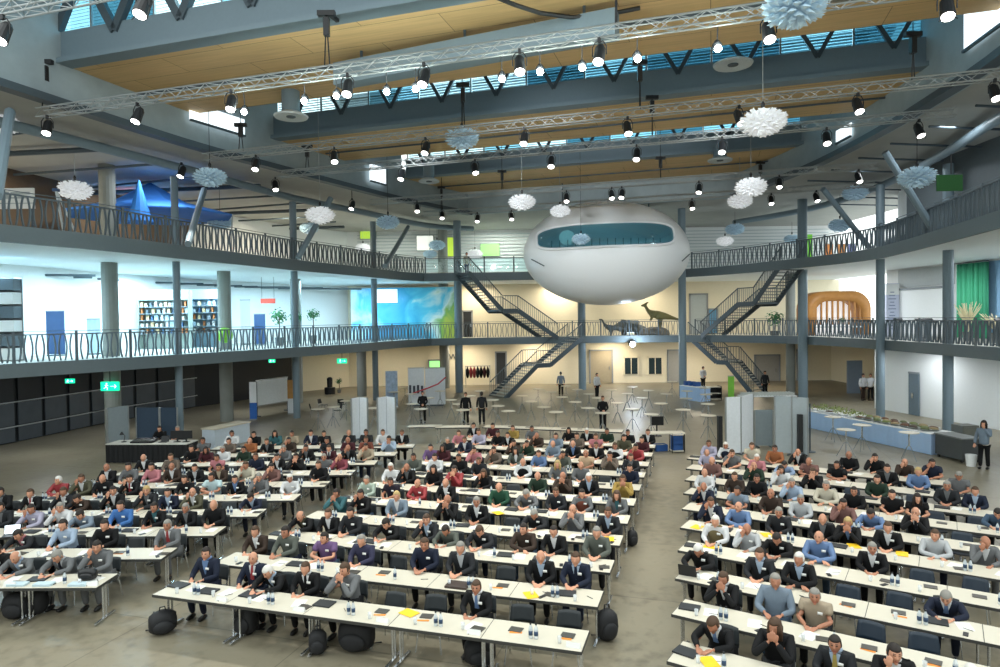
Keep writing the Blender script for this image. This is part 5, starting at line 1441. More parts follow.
# ---- standing people
SPM = {}
def stand_mesh(code):
    if code in SPM: return SPM[code]
    hd = V3(0, -.02, 1.63); M = Matrix.Translation(hd) @ Matrix.Rotation(.1, 4, 'X')
    A = {'d': ((V3(-.25, .02, 1.13), V3(-.26, -.08, .88)), (V3(.25, .02, 1.13), V3(.26, -.08, .88))), 'f': ((V3(-.25, .0, 1.13), V3(-.05, -.2, 1.05)), (V3(.25, .0, 1.13), V3(.06, -.2, 1.03))), 'p': ((V3(-.25, .0, 1.13), V3(-.26, -.1, .9)), (V3(.22, -.1, 1.2), V3(.05, -.13, 1.48)))}[code]
    n = [(0, .01, .96, .15, .11), (0, .0, 1.18, .15, .105), (0, .0, 1.36, .17, .1), (0, .0, 1.48, .055), (0, -.01, 1.55, .055)]; e = [(0, 1), (1, 2), (2, 3), (3, 4)]
    g = [(0, .01, .86, .175, .13), (0, .01, 1.0, .17, .13), (0, 0, 1.18, .17, .125), (0, 0, 1.35, .185, .12), (0, 0, 1.46, .09), (0, 0, 1.5, .07)]; ge = [(0, 1), (1, 2), (2, 3), (3, 4), (4, 5)]
    mb = MB()
    for i, (el, wr) in enumerate(A):
        s = V3((-1, 1)[i]*.18, 0, 1.4); b = len(n); n += [(*s, .06), (*el, .045), (*el.lerp(wr, .5), .04), (*wr, .028)]; e += [(2, b), (b, b+1), (b+1, b+2), (b+2, b+3)]
        b = len(g); g += [(*s, .08), (*el, .06), (*el.lerp(wr, .9), .045)]; ge += [(3, b), (b, b+1), (b+1, b+2)]
        hand_geo(mb, wr, (wr-el)+V3(0, -.02, 0), V3(0, -1, .3), .5)
    t = [(0, .01, .94, .17, .13)]; te = []
    for s in (-1, 1):
        st = .03 if s > 0 else -.05
        b = len(n); n += [(s*.09, .01, .86, .085), (s*.1, st*.5, .5, .06), (s*.11, st+.02, .09, .04)]; e += [(0, b), (b, b+1), (b+1, b+2)]
        b = len(t); t += [(s*.09, .01, .84, .105), (s*.1, st*.5, .5, .08), (s*.11, st+.02, .08, .068)]; te += [(0, b), (b, b+1), (b+1, b+2)]
    V, F = skin(n, e, 1); mb.add(V, F); head_geo(mb, M); V, F = remesh(mb, .012); body = MB().add(V, F)
    sh = [MB().ell((s*.11, (.03 if s > 0 else -.05)-.04, .045), (.05, .14, .047), 10, 7) for s in (-1, 1)]
    SPM[code] = dict(body=body, M=M, top=skin(g, ge, 2), leg=skin(t, te, 1), shoe=sh); return SPM[code]
def stander(px, py, code, top, trou, hair, lab, rz=0, x=None):
    P = stand_mesh(code); p = at(px, py, 0) if x is None else x
    o = new('person', gm_(('sb', code), lambda: P['body'], [SK[0]]), None, p, rz); tag(o, lab, 'person', 'standing people'); hk = 'f' if hair[0] == 'f' else 'n'; hc = hair[1] if len(hair) > 1 else 'd' if hair == 'f' else hair
    new('hair', gm_(('sh', code, hk), lambda: hair_mesh(hk, P['M']), HAIRC[hc]), o); new('jacket', gm_(('st', code), lambda: P['top'], cm(top)), o)
    new('trousers', gm_(('sl', code), lambda: P['leg'], cm(trou)), o); [new('shoe', gm_(('ss', code, i), lambda i=i: P['shoe'][i], M_SHOE), o) for i in (0, 1)]
stander(423, 423, 'f', 'black', 'black', 'd', 'person in black suit standing behind a bistro table next to the empty tables', .1)
stander(466, 425, 'd', 'black', 'black', 'd', 'person in dark suit standing beside a bistro table, facing the hall', .1)
stander(482, 424.5, 'd', 'charcoal', 'charcoal', 'd', 'person in grey jacket seen from behind beside the person in dark suit', PI)
stander(603, 431, 'f', 'black', 'black', 'b', 'person in dark suit with clasped hands standing among the bistro tables', 0)
stander(597, 398, 'd', 'white', 'black', 'd', 'person in white top and black trousers at the far column', .6)
stander(561, 396, 'd', 'greyblue', 'black', 'd', 'person in pale top standing at the far service counter', PI)
stander(765, 396, 'd', 'charcoal', 'black', 'd', 'person in dark clothes standing beside the lower staircase', 0)
stander(984, 469, 'p', 'greyblue', 'black', 'f', 'long haired person in denim shirt and black trousers phoning at the picture edge', -.9)
stander(0, 0, 'd', 'white', 'brown', 'd', 'waiter in white shirt and dark apron, left of two before the grey blue door', .2, at(863, 400.5, 0)); stander(0, 0, 'd', 'white', 'black', 'd', 'waiter in white shirt and dark apron, right of two before the grey blue door', -.4, at(870.5, 400.5, 0))
stander(0, 0, 'f', 'white', 'black', 'd', 'caterer in white jacket behind the blue skirted counter', .2, at(708, 391, 0)+Vector((0, 1.2, 0)))
stander(0, 0, 'd', 'cream', 'denim', 'd', 'person in pale top standing on the upper gallery near the stairs', .4, atY(467, 281, 51.6).xy.to_3d()+Vector((0, 0, 9.0)))
cp = at(106, 463, 0)
for k, (px, tp) in enumerate(((157, 'black'), (175, 'charcoal'))):
    q = Vector((X(px, 28.5), 28.5, 0)); person(q, 0, 'J', tp, '-', '-', 'dg'[k], 't', ('person in black jumper seated behind the black draped console desk, by the column', 'person in charcoal jumper seated behind the desk end with flat screens')[k], 'console crew', 1)
    put_chair(q, 0, ('dark chair behind the console desk under the person by the column', 'dark chair behind the console desk at its screen end')[k])
# ================================================================== THINGS ON THE TABLES
M_BOT = mat('clear water bottle', (.80, .88, .92), .12, alpha=.55); M_BLAB = hmat('dark blue bottle label', '27405e', .5); M_TUM = mat('clear tumbler', (.86, .9, .92), .08, alpha=.45)
M_TAB = hmat('dark grey note tablet', '45433e', .4); M_FOLD = hmat('dark document folder', '23272b', .6); M_PBL = hmat('pale blue folder', 'b8cdd6', .6); M_BRN = hmat('dark brown leather', '3c302b', .5); M_ORG = hmat('orange card', 'e08a2e', .6)
def mk_bottle():
    t = thing('water_bottle', 'x', 'bottle')
    MB().lathe([(.030, 0), (.033, .01), (.033, .14), (.026, .17), (.013, .2), (.013, .215)], n=12).build('bottle_body', M_BOT, t, True); bb = t.children[0]
    MB().lathe([(.0337, .05), (.0337, .12)], n=12).build('label', M_BLAB, bb, True); MB().lathe([(.0155, .212), (.0155, .235)], n=10).build('screw_cap', M_BLK, t); return t
def mk_glass():
    return MB().lathe([(.026, 0), (.033, .105), (.030, .105), (.024, .008)], n=12).mesh('tumbler', M_TUM, True)
BOT = None; GLS = mk_glass(); ri = random.Random(11)
def simple(name, me, p, rz, label, cat, group): return tag(new(name, me, None, p, rz), label, cat, group)
PAPM = MB().box((0, 0, .0015), (.21, .297, .003)).mesh('sheet', M_PAPER); PADM = None
CARDM = MB().add([(-.11, -.035, 0), (.11, -.035, 0), (.11, .035, 0), (-.11, .035, 0), (-.11, 0, .075), (.11, 0, .075)], [(0, 1, 5, 4), (2, 3, 4, 5), (0, 4, 3), (1, 2, 5), (3, 2, 1, 0)]).mesh('card', M_PAPER)
TABM = MB().box((0, 0, .006), (.21, .16, .012)).mesh('tablet', [M_TAB]); FOLM = MB().box((0, 0, .012), (.33, .25, .024)).mesh('folder', M_FOLD); PHOM = MB().box((0, 0, .005), (.07, .145, .01)).mesh('phone', M_BLK)
YELM = MB().box((0, 0, .003), (.22, .30, .006)).mesh('brochure', M_YEL); ORGM = MB().box((0, 0, .003), (.2, .05, .005)).mesh('card', M_ORG); PENM = MB().cyl((-.07, 0, .005), (.07, 0, .005), .005, n=6).mesh('pen', M_BLK)
for (b, k, j) in TABLES:
    a = BL[b][2]
    for h in (0, 1):
        i = j*2+h; t = slot_t(b, i); tk = TAKEN.get((b, k), {}).get(i); pl = where(b, k, i)
        Q = lambda dx, dy: bpos(b, k, t+dx, TD/2+dy)+Vector((0, 0, TZT))
        if not inview(Q(0, 0), 0): continue
        g = lambda n: n+' on the conference tables'
        if k <= 7 and (ri.random() < .9 if h == 0 else ri.random() < .9):
            p = Q((.393-.043)*(1 if (h == 0) == (BL[b][3] > 0) else -1), -.13); lab = 'water bottle with blue label, '+pl
            if BOT is None: BOT = mk_bottle(); BOT.location = p; BOT['label'] = lab; BOT['group'] = g('water bottles')
            else: dup(BOT, p, 0, lab, g('water bottles'))
        if k <= 6 and ri.random() < .7: simple('drinking_glass', GLS, Q(.0+ri.uniform(-.03, .03), -.17+ri.uniform(-.04, .04)), 0, 'small drinking glass, '+pl, 'glass', g('drinking glasses'))
        if tk:
            r = ri.random()
            if r < .72: simple('paper_sheet', PAPM, Q(ri.uniform(.06, .2), ri.uniform(-.02, .12)), a+ri.uniform(-.3, .3), 'white paper sheet, '+pl, 'paper', g('papers'))
            if ri.random() < .35: simple('document_folder', FOLM, Q(ri.uniform(-.28, -.2), ri.uniform(.02, .12)), a+ri.uniform(-.15, .15), 'dark document folder, '+pl, 'folder', g('document folders'))
            elif ri.random() < .5 and k < 7: simple('tablet_computer', TABM, Q(ri.uniform(.24, .3), ri.uniform(-.1, .05)), a+ri.uniform(-.2, .2), 'dark grey tablet lying flat, '+pl, 'tablet', g('tablets'))
            if k < 4 and ri.random() < .5: simple('mobile_phone', PHOM, Q(ri.uniform(.1, .25), -.2), a+ri.uniform(-.6, .6), 'black mobile phone, '+pl, 'phone', g('phones'))
            if k < 4 and ri.random() < .5: simple('pen', PENM, Q(.2, .0), a+ri.uniform(-1, 1), 'black pen, '+pl, 'pen', g('pens'))
        elif k < 7 or ri.random() < .4:
            simple('tablet_computer', TABM, Q(ri.uniform(.05, .15), ri.uniform(.04, .14)), a+ri.uniform(-.1, .1), 'dark grey tablet at an empty seat, '+pl, 'tablet', g('tablets'))
            if k < 3: simple('orange_card', ORGM, Q(.08, -.02), a+ri.uniform(-.3, .3), 'orange and white card below a tablet, '+pl, 'card', g('orange cards'))
        if k == 0 and b != 'R' and i % 2 == 0: simple('name_card', CARDM, Q(.25, -.24), a, 'folded white name card, '+pl, 'card', g('name cards'))
YEL = [(409, 613, 'front row of the middle block'), (531, 595, 'second row near the aisle'), (609, 539, 'fourth row, aisle end of the middle block'), (854, 546, 'empty stretch of the buffet-side block'), (902, 554, 'buffet-side block beside a person in open jacket'), (767, 535, 'buffet-side block near the person bent over'), (711, 547, 'buffet-side block in front of the khaki vest'), (697, 527, 'aisle end of the buffet-side block'), (436, 462, 'middle block far row, before a white shirt'), (171, 474, 'dark-wall block before the brown jacket'), (498, 513, 'middle block before the green jumper'), (709, 662, 'front row of the buffet-side block')]
for k, (px, py, w) in enumerate(YEL): simple('yellow_brochure', YELM, at(px, py, TZT+.004)+Vector((0, 0, 0)), ri.uniform(-1, 1), 'yellow brochure lying on the '+w, 'brochure', 'yellow brochures')
# laptops, bag and boxes that stand out
def laptop(p, rz, lab, lit=False):
    t = thing('laptop', lab, 'laptop', p, rz, 'laptops'); MB().box((0, 0, .009), (.33, .23, .018)).build('keyboard', M_BLK, t)
    R = Matrix.Rotation(-1.9 if False else .3, 3, 'X'); MB().box((0, -.145, .12), (.33, .012, .22), R).build('lid', M_BLK, t)
    if lit: MB().box((0, -.136, .122), (.30, .008, .19), R).build('screen', mat('lit laptop screen', (.8, .92, 1), emit=1.5), t)
    return t
laptop(at(11, 536, TZT), .4+PI, 'open laptop with glowing screen at the picture edge of the dark-wall block', True)
laptop(at(689, 574, TZT), -.5, 'black open laptop at the aisle end of the second row, buffet-side block'); laptop(at(742, 498, TZT), -.5, 'black open laptop in the middle of the buffet-side block')
laptop(at(834, 470, TZT), -.5, 'black open laptop on a back row of the buffet-side block'); 
def bag(name, p, rz, lab, mt, s=(.42, .26, .32)):
    t = thing(name, lab, 'bag', p, rz, 'bags'); x, y, z = s
    MB().ell((0, 0, z*.5), (x*.5, y*.5, z*.52), 16, 10, fn=lambda q: Vector((math.copysign(min(abs(q.x)*1.15, x*.46), q.x), math.copysign(min(abs(q.y)*1.15, y*.46), q.y), max(q.z, -z*.49)))).build('body', mt, t, True)
    MB().ell((0, -y*.46, z*.38), (x*.36, y*.18, z*.28), 12, 8, fn=lambda q: Vector((q.x, q.y, max(q.z, -z*.36)))).build('front_pocket', mt, t, True)
    MB().tube([(-.05, 0, z*.98), (-.04, 0, z*1.15), (.04, 0, z*1.15), (.05, 0, z*.98)], .012, 6).build('handle', M_BLK, t)
    for s_ in (-1, 1): MB().tube([(s_*x*.25, y*.35, z*.9), (s_*x*.3, y*.62, z*.5), (s_*x*.32, y*.5, .04), (s_*x*.5, y*.75, .02)], .014, 5).build('strap', M_BLK, t)
    return t
for px, py, rz, lab, s in ((163, 633, .6, 'black backpack on the open floor at the corner of the middle front row', (.5, .34, .42)), (246, 634, -.3, 'black backpack leaning under the middle front row, behind the pair of table legs', (.46, .3, .56)), (318, 654, .2, 'small black bag beside the third pair of legs, middle front row', (.32, .25, .42)), (357, 650, -.2, 'large black bag under the middle front row', (.66, .4, .55)),
        (17, 618, .1, 'black bag under the front table of the dark-wall block, at the picture edge', (.5, .34, .5)), (36, 614, -.4, 'black backpack under the front table of the dark-wall block', (.5, .34, .52)), (480, 664, .2, 'black bag under the front row near the person with the blue tie', (.55, .35, .45)), (607, 640, .3, 'black shoulder bag at the aisle end of the second row, middle block', (.4, .3, .55)), (632, 546, .3, 'black bag beside the aisle in the middle block, fifth row', (.3, .22, .4))):
    bag('backpack', at(px, py, 0), rz, lab, hmat('black bag fabric', '1a1b1e', .7), s)
bag('handbag', at(88, 580, TZT+.0), .1, 'black leather bag standing on the front table of the dark-wall block', hmat('black bag leather', '17181a', .4), (.36, .18, .24))
tag(MB().box((0, 0, .02), (.42, .3, .04)).build('leather_case', M_BRN, None, False, at(458, 586, TZT)+Vector((0, 0, 0))), 'brown leather document case on the second row of the middle block', 'case').rotation_euler[2] = -.3
for k, px in enumerate((18, 44, 79)): tag(MB().box((0, 0, .02), (.34, .16, .04)).build('pale_box', M_PBL, None, False, at(px, 585, TZT)), 'pale blue flat box on the dark-wall front table, %s from the picture edge' % NTH[k], 'box', 'pale blue boxes')
# ================================================================== BISTRO TABLES
def mk_bistro():
    t = thing('bistro_table', 'x', 'table')
    MB().lathe([(.33, 1.065), (.35, 1.07), (.35, 1.09), (.33, 1.095)], n=28).build('tabletop', M_TOP, t); MB().cyl((0, 0, .55), (0, 0, 1.07), .03, n=10).build('column', M_CHROME, t)
    for q in range(4):
        a = q*PI/2+.4; c, s = math.cos(a), math.sin(a); MB().tube([(0, 0, .62), (c*.1, s*.1, .5), (c*.22, s*.22, .25), (c*.34, s*.34, .01)], .013, 6).build('leg', M_CHROMD, t)
    return t
BIS = [(412, 404), (421, 409), (411, 394), (429, 398), (451, 400), (463, 410), (459, 404), (493, 400), (498, 406), (508, 411), (522, 396), (531, 401.5), (544, 407), (556, 412), (538, 389), (551, 392), (562, 397), (575, 402), (588, 408), (566, 386), (577, 389.6), (589, 394), (480, 391), (470, 396),
       (598, 398), (611.5, 390), (627, 393.7), (602.5, 413), (617.5, 403), (632.5, 409), (642, 398), (648.5, 390.5), (632.5, 387), (651, 414.3), (661, 403.5), (666.5, 394), (672, 381.5), (683, 409.7), (686, 398.5), (687, 391), (705, 388), (706, 394.5), (708, 404), (708, 415.5),
       (394, 392), (405, 388), (382, 405), (374, 408), (333, 407), (346, 401), (318, 409), (846, 429.6), (833, 417), (862, 425), (909, 432.5), (440, 391)]
bp = None
def band(q): return min(8, max(0, int((at(*q, 1.08).y-29)/2.6)))
for i, (px, py) in enumerate(BIS):
    p = at(px, py, 1.08); p.z = 0
    zone = 0 if px < 400 else 1 if px < 720 else 2
    mates = sorted(q[0] for q in BIS if (0 if q[0] < 400 else 1 if q[0] < 720 else 2) == zone and (zone != 1 or band(q) == band((px, py)))); nth = NTH[mates.index(px)]
    gr = ('bistro tables behind the white panels by the columns', 'bistro tables of the standing area', 'bistro tables before the buffet skirt')[zone]
    lab = ('bistro table behind the white panels by the columns, %s from dark wall' % nth, 'bistro table in the standing area, %s row behind the seats, %s from dark wall' % (NTH[band((px, py))], nth), 'round bistro table in front of the blue buffet skirt, %s from the panels' % nth)[zone]
    if bp is None: bp = mk_bistro(); o = bp; o.location = p; o['label'] = lab
    else: o = dup(bp, p, ri.uniform(0, 1.5), lab)
    o['group'] = gr
# ================================================================== BUFFET
M_SKIRT = hmat('pale blue table skirt', 'a9c6ea', .7, var=.05); M_CLOTH = hmat('white table cloth', 'eceff0', .7)
def buffet(A, B, d, h, lab, name='buffet_table'):
    D = (B-A); L = D.length; D.normalize(); N = Vector((-D.y, D.x, 0)); t = thing(name, lab, 'buffet', A, math.atan2(D.y, D.x))
    MB().box((L/2, d/2, h-.02), (L+.04, d+.04, .04)).build('cloth_top', M_CLOTH, t)
    b = MB(); n = int(L/.12); V = []
    for o in (0, .02):
        for z in (0.01, h-.04): V += [(L*k/n, -.01+.018*math.sin(k*2.1)+o, z) for k in range(n+1)]
    K = n+1; F = []
    for k in range(n): F += [(k, k+1, K+k+1, K+k), (2*K+k, 3*K+k, 3*K+k+1, 2*K+k+1)]
    b.add(V, F).build('skirt', M_SKIRT, t, True)
    for x in (0.02, L-.02): MB().box((x, d/2, (h-.04)/2), (.03, d, h-.04)).build('skirt_end', M_SKIRT, t)
    MB().box((L/2, d-.02, (h-.04)/2), (L, .03, h-.04)).build('skirt_back', M_SKIRT, t)
    return lambda x, y: A+D*x+N*y+Vector((0, 0, h)), L
A = at(800, 426, 0); B = at(931, 455, 0); H_ = .86
fp, L = buffet(A, B, 1.15, H_, 'long buffet with pale blue skirt and white top along the right columns')
M_SIL = hmat('steel serving dish', '8f948f', .3, .6); M_FOOD = [hmat('food '+c, c, .7, var=.3, scale=20) for c in ('6f7a45', '6a4a38', '5c6640', '9b8a66', '55463c')]
rb = random.Random(4)
for k in range(44):
    x = .25+(L-.5)*k/44+rb.uniform(-.05, .05); y = (.3, .62, .92)[k % 3]; p = fp(x, y)
    if k < 20 and k % 4 != 1:
        t = thing('salad_bowl', 'white bowl with green leaves on the buffet, %s from the far end' % NTH[k*3//4 if k*3//4 < 20 else 19], 'bowl', p, 0, 'salad bowls on the buffet'); MB().lathe([(.1, 0), (.24, .11), (.22, .11), (.09, .015)], n=16).build('bowl', M_CLOTH, t, True)
        b = MB()
        for q in range(26):
            d = Vector((rb.gauss(0, 1), rb.gauss(0, 1), abs(rb.gauss(0, 1)))).normalized()*rb.uniform(.1, .24); u = Vector((rb.random()-.5, rb.random()-.5, .3)).normalized()*.06
            w = u.cross(d).normalized()*.03; c = Vector((0, 0, .1))+d; b.add([c-u, c+w, c+u, c-w, c+d*.1], [(0, 1, 4), (1, 2, 4), (2, 3, 4), (3, 0, 4), (3, 2, 1, 0)])
        b.build('leaves', hmat('salad leaves', '8d9a5c', .6, var=.35, scale=9), t)
    else:
        t = thing('serving_dish', 'oval dish with food on the buffet, %s from the %s end' % (NTH[k//4] if k < 20 else NTH[min(19, 43-k)], 'far' if k < 20 else 'near'), 'dish', p, math.atan2((B-A).y, (B-A).x)+rb.uniform(-.3, .3), 'serving dishes on the buffet')
        MB().lathe([(.1, 0), (.2, .05), (.19, .055), (.09, .012)], n=16).build('dish', M_SIL if k > 19 else M_CLOTH, t, True); MB().ell((0, 0, .05), (.14, .12, .035+.03*rb.random()), 10, 6).build('food', M_FOOD[k % 5], t, True); t.scale = (1.5, 1.05, 1.5)
C_ = at(933, 456, 0); t = thing('service_cart', 'dark grey closed service cart at the near end of the buffet', 'cart', C_, math.atan2((B-A).y, (B-A).x)-.15)
MB().box((.7, .45, .5), (1.35, .75, .78)).build('body', hmat('dark grey cart', '4a4e50', .5), t); MB().box((.7, .45, .91), (1.42, .82, .05)).build('top', hmat('grey cart top', '7b7f7f', .4), t)
for x in (.12, 1.28):
    for y in (.15, .75): MB().cyl((x-.02, y, .06), (x+.02, y, .06), .06, n=12).build('wheel', M_BLK, t)
C_ = at(963, 449, 0); t = thing('grey_cabinet', 'second grey cabinet behind the dark cart at the buffet end', 'cabinet', C_, .1); MB().box((.35, .3, .48), (.75, .6, .94)).build('body', hmat('olive grey cabinet', '6d6f69', .5), t); MB().box((.35, -.02, .5), (.68, .03, .8)).build('door', hmat('olive grey door', '757770', .5), t)
t = thing('waste_bin', 'small white bin on the floor beside the person in denim', 'bin', at(971, 466, 0)); MB().lathe([(.15, 0), (.19, .42), (.17, .42), (.14, .02)], n=16).build('bin', M_WHITE, t)
A2 = at(680, 399, 0); B2 = at(700, 402, 0); fp2, L2 = buffet(A2, B2, .9, .95, 'short service counter with pale blue skirt below the far stairs', 'service_counter')
M_CRATE = hmat('blue crate', '23508f', .5)
def crate(p, lab, s=.5, mt=M_CRATE):
    t = thing('crate', lab, 'crate', p, .2, 'blue crates'); b = MB(); b.box((0, 0, .01), (s, s*.7, .02))
    for y in (-1, 1): b.box((0, y*s*.35, .14), (s, .02, .27))
    for x in (-1, 1): b.box((x*s*.5, 0, .14), (.02, s*.7, .27))
    b.build('box', mt, t); MB().box((0, 0, .2), (s*.9, s*.6, .1)).build('contents', M_GREY, t)
for k in range(3): crate(fp2(.25+.45*k, .45), ('blue crate on the service counter at its left end', 'middle blue crate on the service counter', 'blue crate on the service counter at its right end')[k], .42)
t = thing('service_trolley', 'black trolley with white tops beside the service counter', 'trolley', at(713, 401, 0), .1)
for z in (.12, .5, .92): MB().box((0, .2, z), (1.15, .6, .04)).build('shelf', M_TOP, t)
for x in (-.55, .55): MB().box((x, .2, .5), (.05, .6, .95)).build('side', M_BLK, t)
MB().box((0, .45, .5), (1.1, .04, .8)).build('back_panel', M_BLK, t)
panel_stand(728, 734, 376, 44.8, 'bright green banner at the foot of the lower staircase', hmat('bright green banner', '7dc242', .6), 'banner', 0)
t = thing('glass_rack_table', 'table crowded with clean glasses behind the white partition panels', 'table', at(767, 410, 0)); MB().box((0, 0, .86), (3.2, .9, .05)).build('tabletop', M_CLOTH, t)
for x in (-1.5, 1.5): MB().box((x, 0, .42), (.06, .8, .84)).build('leg', M_DSTEEL, t)
tm = MB().lathe([(.04, 0), (.05, .17), (.045, .17), (.036, .01)], n=8).mesh('glass', hmat('pale glassware', 'c9cdc8', .15)); q0 = at(767, 410, 0)
for i in range(18):
    for j in range(4): simple('wine_glass', tm, (q0.x-1.45+i*.17, q0.y-.35+j*.22, .886), 0, 'clean glass behind the partition panels, %s row from the hall, %s from the stairs' % (NTH[j], NTH[i]), 'glass', 'clean glasses behind the partition panels')
# ================================================================== PARTITION PANELS, DESKS, BOARDS
def partition(x0, y0, x1, y1, ztop, mt, lab, t_=.06):
    P, Q = at(x0, y0, 0), at(x1, y1, 0); D = Q-P; L = D.length
    t = thing('partition_panel', lab, 'panel', P, math.atan2(D.y, D.x)); MB().box((L/2, 0, ztop/2+.03), (L-.06, t_*.6, ztop-.06)).build('panel', mt, t)
    for x in (0, L): MB().box((x, 0, ztop/2), (.05, t_, ztop)).build('post', M_ALU, t)
    for x in (.1, L-.1): MB().box((x, 0, .02), (.06, .45, .04)).build('foot', M_DSTEEL, t)
M_PANW = hmat('white fabric panel', 'dfe5ea', .7); M_PANG = hmat('grey fabric panel', '8b979c', .8); M_PANS = hmat('silver grey panel', 'aab4b8', .6); M_PANB = hmat('blue grey fabric panel', '2f4153', .8)
for a in ((726, 455, 741, 454, 2.35, M_PANW, 'white partition panel nearest the wide aisle, behind the buffet-side block'), (741, 454, 753, 449, 2.35, M_PANW, 'white partition panel folded back beside the grey one'), (755, 447, 773, 447, 1.6, M_PANG, 'low grey pinboard panel between the white and silver partitions'), (775, 453, 792, 455, 2.35, M_PANS, 'silver partition panel beside the grey pinboard'), (792, 455, 808, 457, 2.35, M_PANS, 'silver partition panel nearest the buffet'),
          (352, 441, 360, 439, 2.0, M_PANW, 'white panel behind the middle seats, wall side of the first pair'), (360, 439, 368, 440, 2.0, M_PANW, 'white panel behind the middle seats, inner side of the first pair'), (378, 440, 387, 438, 2.0, M_PANW, 'white panel behind the middle seats, wall side of the second pair'), (387, 438, 396, 440, 2.0, M_PANW, 'white panel behind the middle seats, inner side of the second pair'),
          (108, 452, 129, 448, 1.95, M_PANG, 'grey panel in front of the thick column behind the console desk'), (137, 445, 160, 445, 1.75, M_PANB, 'blue grey panel behind the console crew, column side'), (161, 445, 178, 445, 1.75, M_PANB, 'blue grey panel behind the console crew, aisle side')):
    partition(*a)
for px, py in ((720, 459), (800, 457)):
    t = thing('loudspeaker_column', 'slim black loudspeaker column behind the buffet-side block, %s' % ('by the wide aisle' if px < 750 else 'by the silver panel'), 'loudspeaker', at(px, py, 0)); MB().box((0, 0, .95), (.16, .2, 1.5)).build('body', M_BLK, t); MB().box((0, 0, .1), (.4, .4, .04)).build('foot', M_BLK, t); MB().cyl((0, 0, .1), (0, 0, .25), .03, n=8).build('pole', M_BLK, t)
t = thing('tall_stand', 'thin dark floor stand at the end of the buffet', 'stand', at(810, 452, 0)); MB().cyl((0, 0, 0), (0, 0, 2.0), .03, n=8).build('pole', M_DSTEEL, t); MB().lathe([(.22, 0), (.22, .03), (.04, .05)], n=14).build('base', M_DSTEEL, t)
A = at(106, 463, 0); B = at(187, 463, 0); L = (B-A).length
t = thing('console_desk', 'long desk draped in black cloth for the sound crew', 'desk', A, math.atan2((B-A).y, (B-A).x)); MB().box((L/2, .45, .76), (L, .9, .04)).build('tabletop', hmat('pale desk top', 'cfcfc8', .5), t)
b = MB(); n = 60; V = []
for o in (0, .03):
    for z in (.01, .74): V += [(L*k/n, .0+.02*math.sin(k*1.7)+o, z) for k in range(n+1)]
K = n+1; F = []
for k in range(n): F += [(k, k+1, K+k+1, K+k), (2*K+k, 3*K+k, 3*K+k+1, 2*K+k+1)]
b.add(V, F).build('drape', hmat('black cloth', '111316', .8), t)
for x in (.02, L-.02): MB().box((x, .45, .37), (.03, .88, .73)).build('drape_end', hmat('black cloth', '111316', .8), t)
def on_desk(px, y): 
    u = (px-106)/(187-106); return A.lerp(B, u)+Vector((0, y, .785))
t = thing('mixing_console', 'black sound mixing console on the draped desk', 'mixer', on_desk(140, .4)); MB().box((0, 0, .05), (.9, .55, .08), Matrix.Rotation(.12, 3, 'X')).build('body', M_BLK, t)
g = MB()
for i in range(14): g.box((-.4+i*.06, -.1, .1), (.02, .05, .02))
g.build('fader', M_ALU, t)
laptop(on_desk(160, .35), PI, 'silver white laptop on the draped desk before the crew'); 
for k, px in enumerate((173, 182)):
    t = thing('flat_monitor', 'flat black monitor at the aisle end of the draped desk, %s' % ('inner one' if k == 0 else 'outer one'), 'monitor', on_desk(px, .4), .1); MB().box((0, 0, .3), (.5, .04, .32)).build('screen', M_BLK, t); MB().box((0, .03, .1), (.05, .05, .2)).build('neck', M_BLK, t); MB().box((0, .02, .01), (.25, .18, .02)).build('foot', M_BLK, t)
t = thing('desk_lamp', 'small black lamp with white papers at the column end of the desk', 'lamp', on_desk(119, .4)); MB().lathe([(.1, 0), (.1, .02), (.02, .03)], n=12).build('base', M_BLK, t); MB().tube([(0, 0, .02), (.05, 0, .25), (-.05, 0, .38)], .012, 6).build('arm', M_BLK, t); MB().lathe([(.09, 0), (.04, .1), (.02, .12)], (-.08, 0, .3), 12).build('head', M_BLK, t)
simple('paper_sheet', PAPM, on_desk(112, .3), .2, 'white paper at the column end of the console desk', 'paper', 'papers on the desk')
P, Q, R_ = at(206, 449, 0), at(215, 450, 0), at(250, 441, 0); D = (R_-Q); t = thing('white_counter', 'white counter box with grey end behind the dark-wall block', 'counter', Q, math.atan2(D.y, D.x)); L = D.length
MB().box((L/2, .35, .45), (L, .7, .88)).build('body', hmat('light blue white front', 'c3d0dc', .5), t); MB().box((L/2, .35, .91), (L+.06, .8, .05)).build('top', M_TOP, t)
Pq, Qq = at(257, 417, 0), at(288, 411, 0); D = Qq-Pq; L = D.length; t = thing('whiteboard', 'wheeled whiteboard near the black wall panels', 'whiteboard', Pq, math.atan2(D.y, D.x))
MB().box((L/2, 0, 1.4), (L, .05, 1.5)).build('board', hmat('whiteboard face', 'e3e9ea', .3), t)
for z in (.64, 2.16): MB().box((L/2, 0, z), (L+.06, .07, .05)).build('frame', M_ALU, t)
for x in (0, L): MB().box((x, 0, 1.05), (.06, .07, 2.1)).build('post', M_DSTEEL, t); MB().box((x, 0, .05), (.06, .6, .06)).build('foot', M_DSTEEL, t)
def rollup(x0, x1, ytop, ybot, lab, up, low, split=.45):
    a = at((x0+x1)/2, ybot, 0); h = atY((x0+x1)/2, ytop, a.y).z; w = X(x1, a.y)-X(x0, a.y); t = thing('roll_up_banner', lab, 'banner', a)
    MB().box((0, 0, h*(1+split)/2), (w, .03, h*(1-split))).build('upper_print', up, t); MB().box((0, 0, h*split/2+.03), (w, .03, h*split-.04)).build('lower_print', low, t); MB().box((0, 0, .03), (w, .25, .06)).build('base', M_ALU, t)
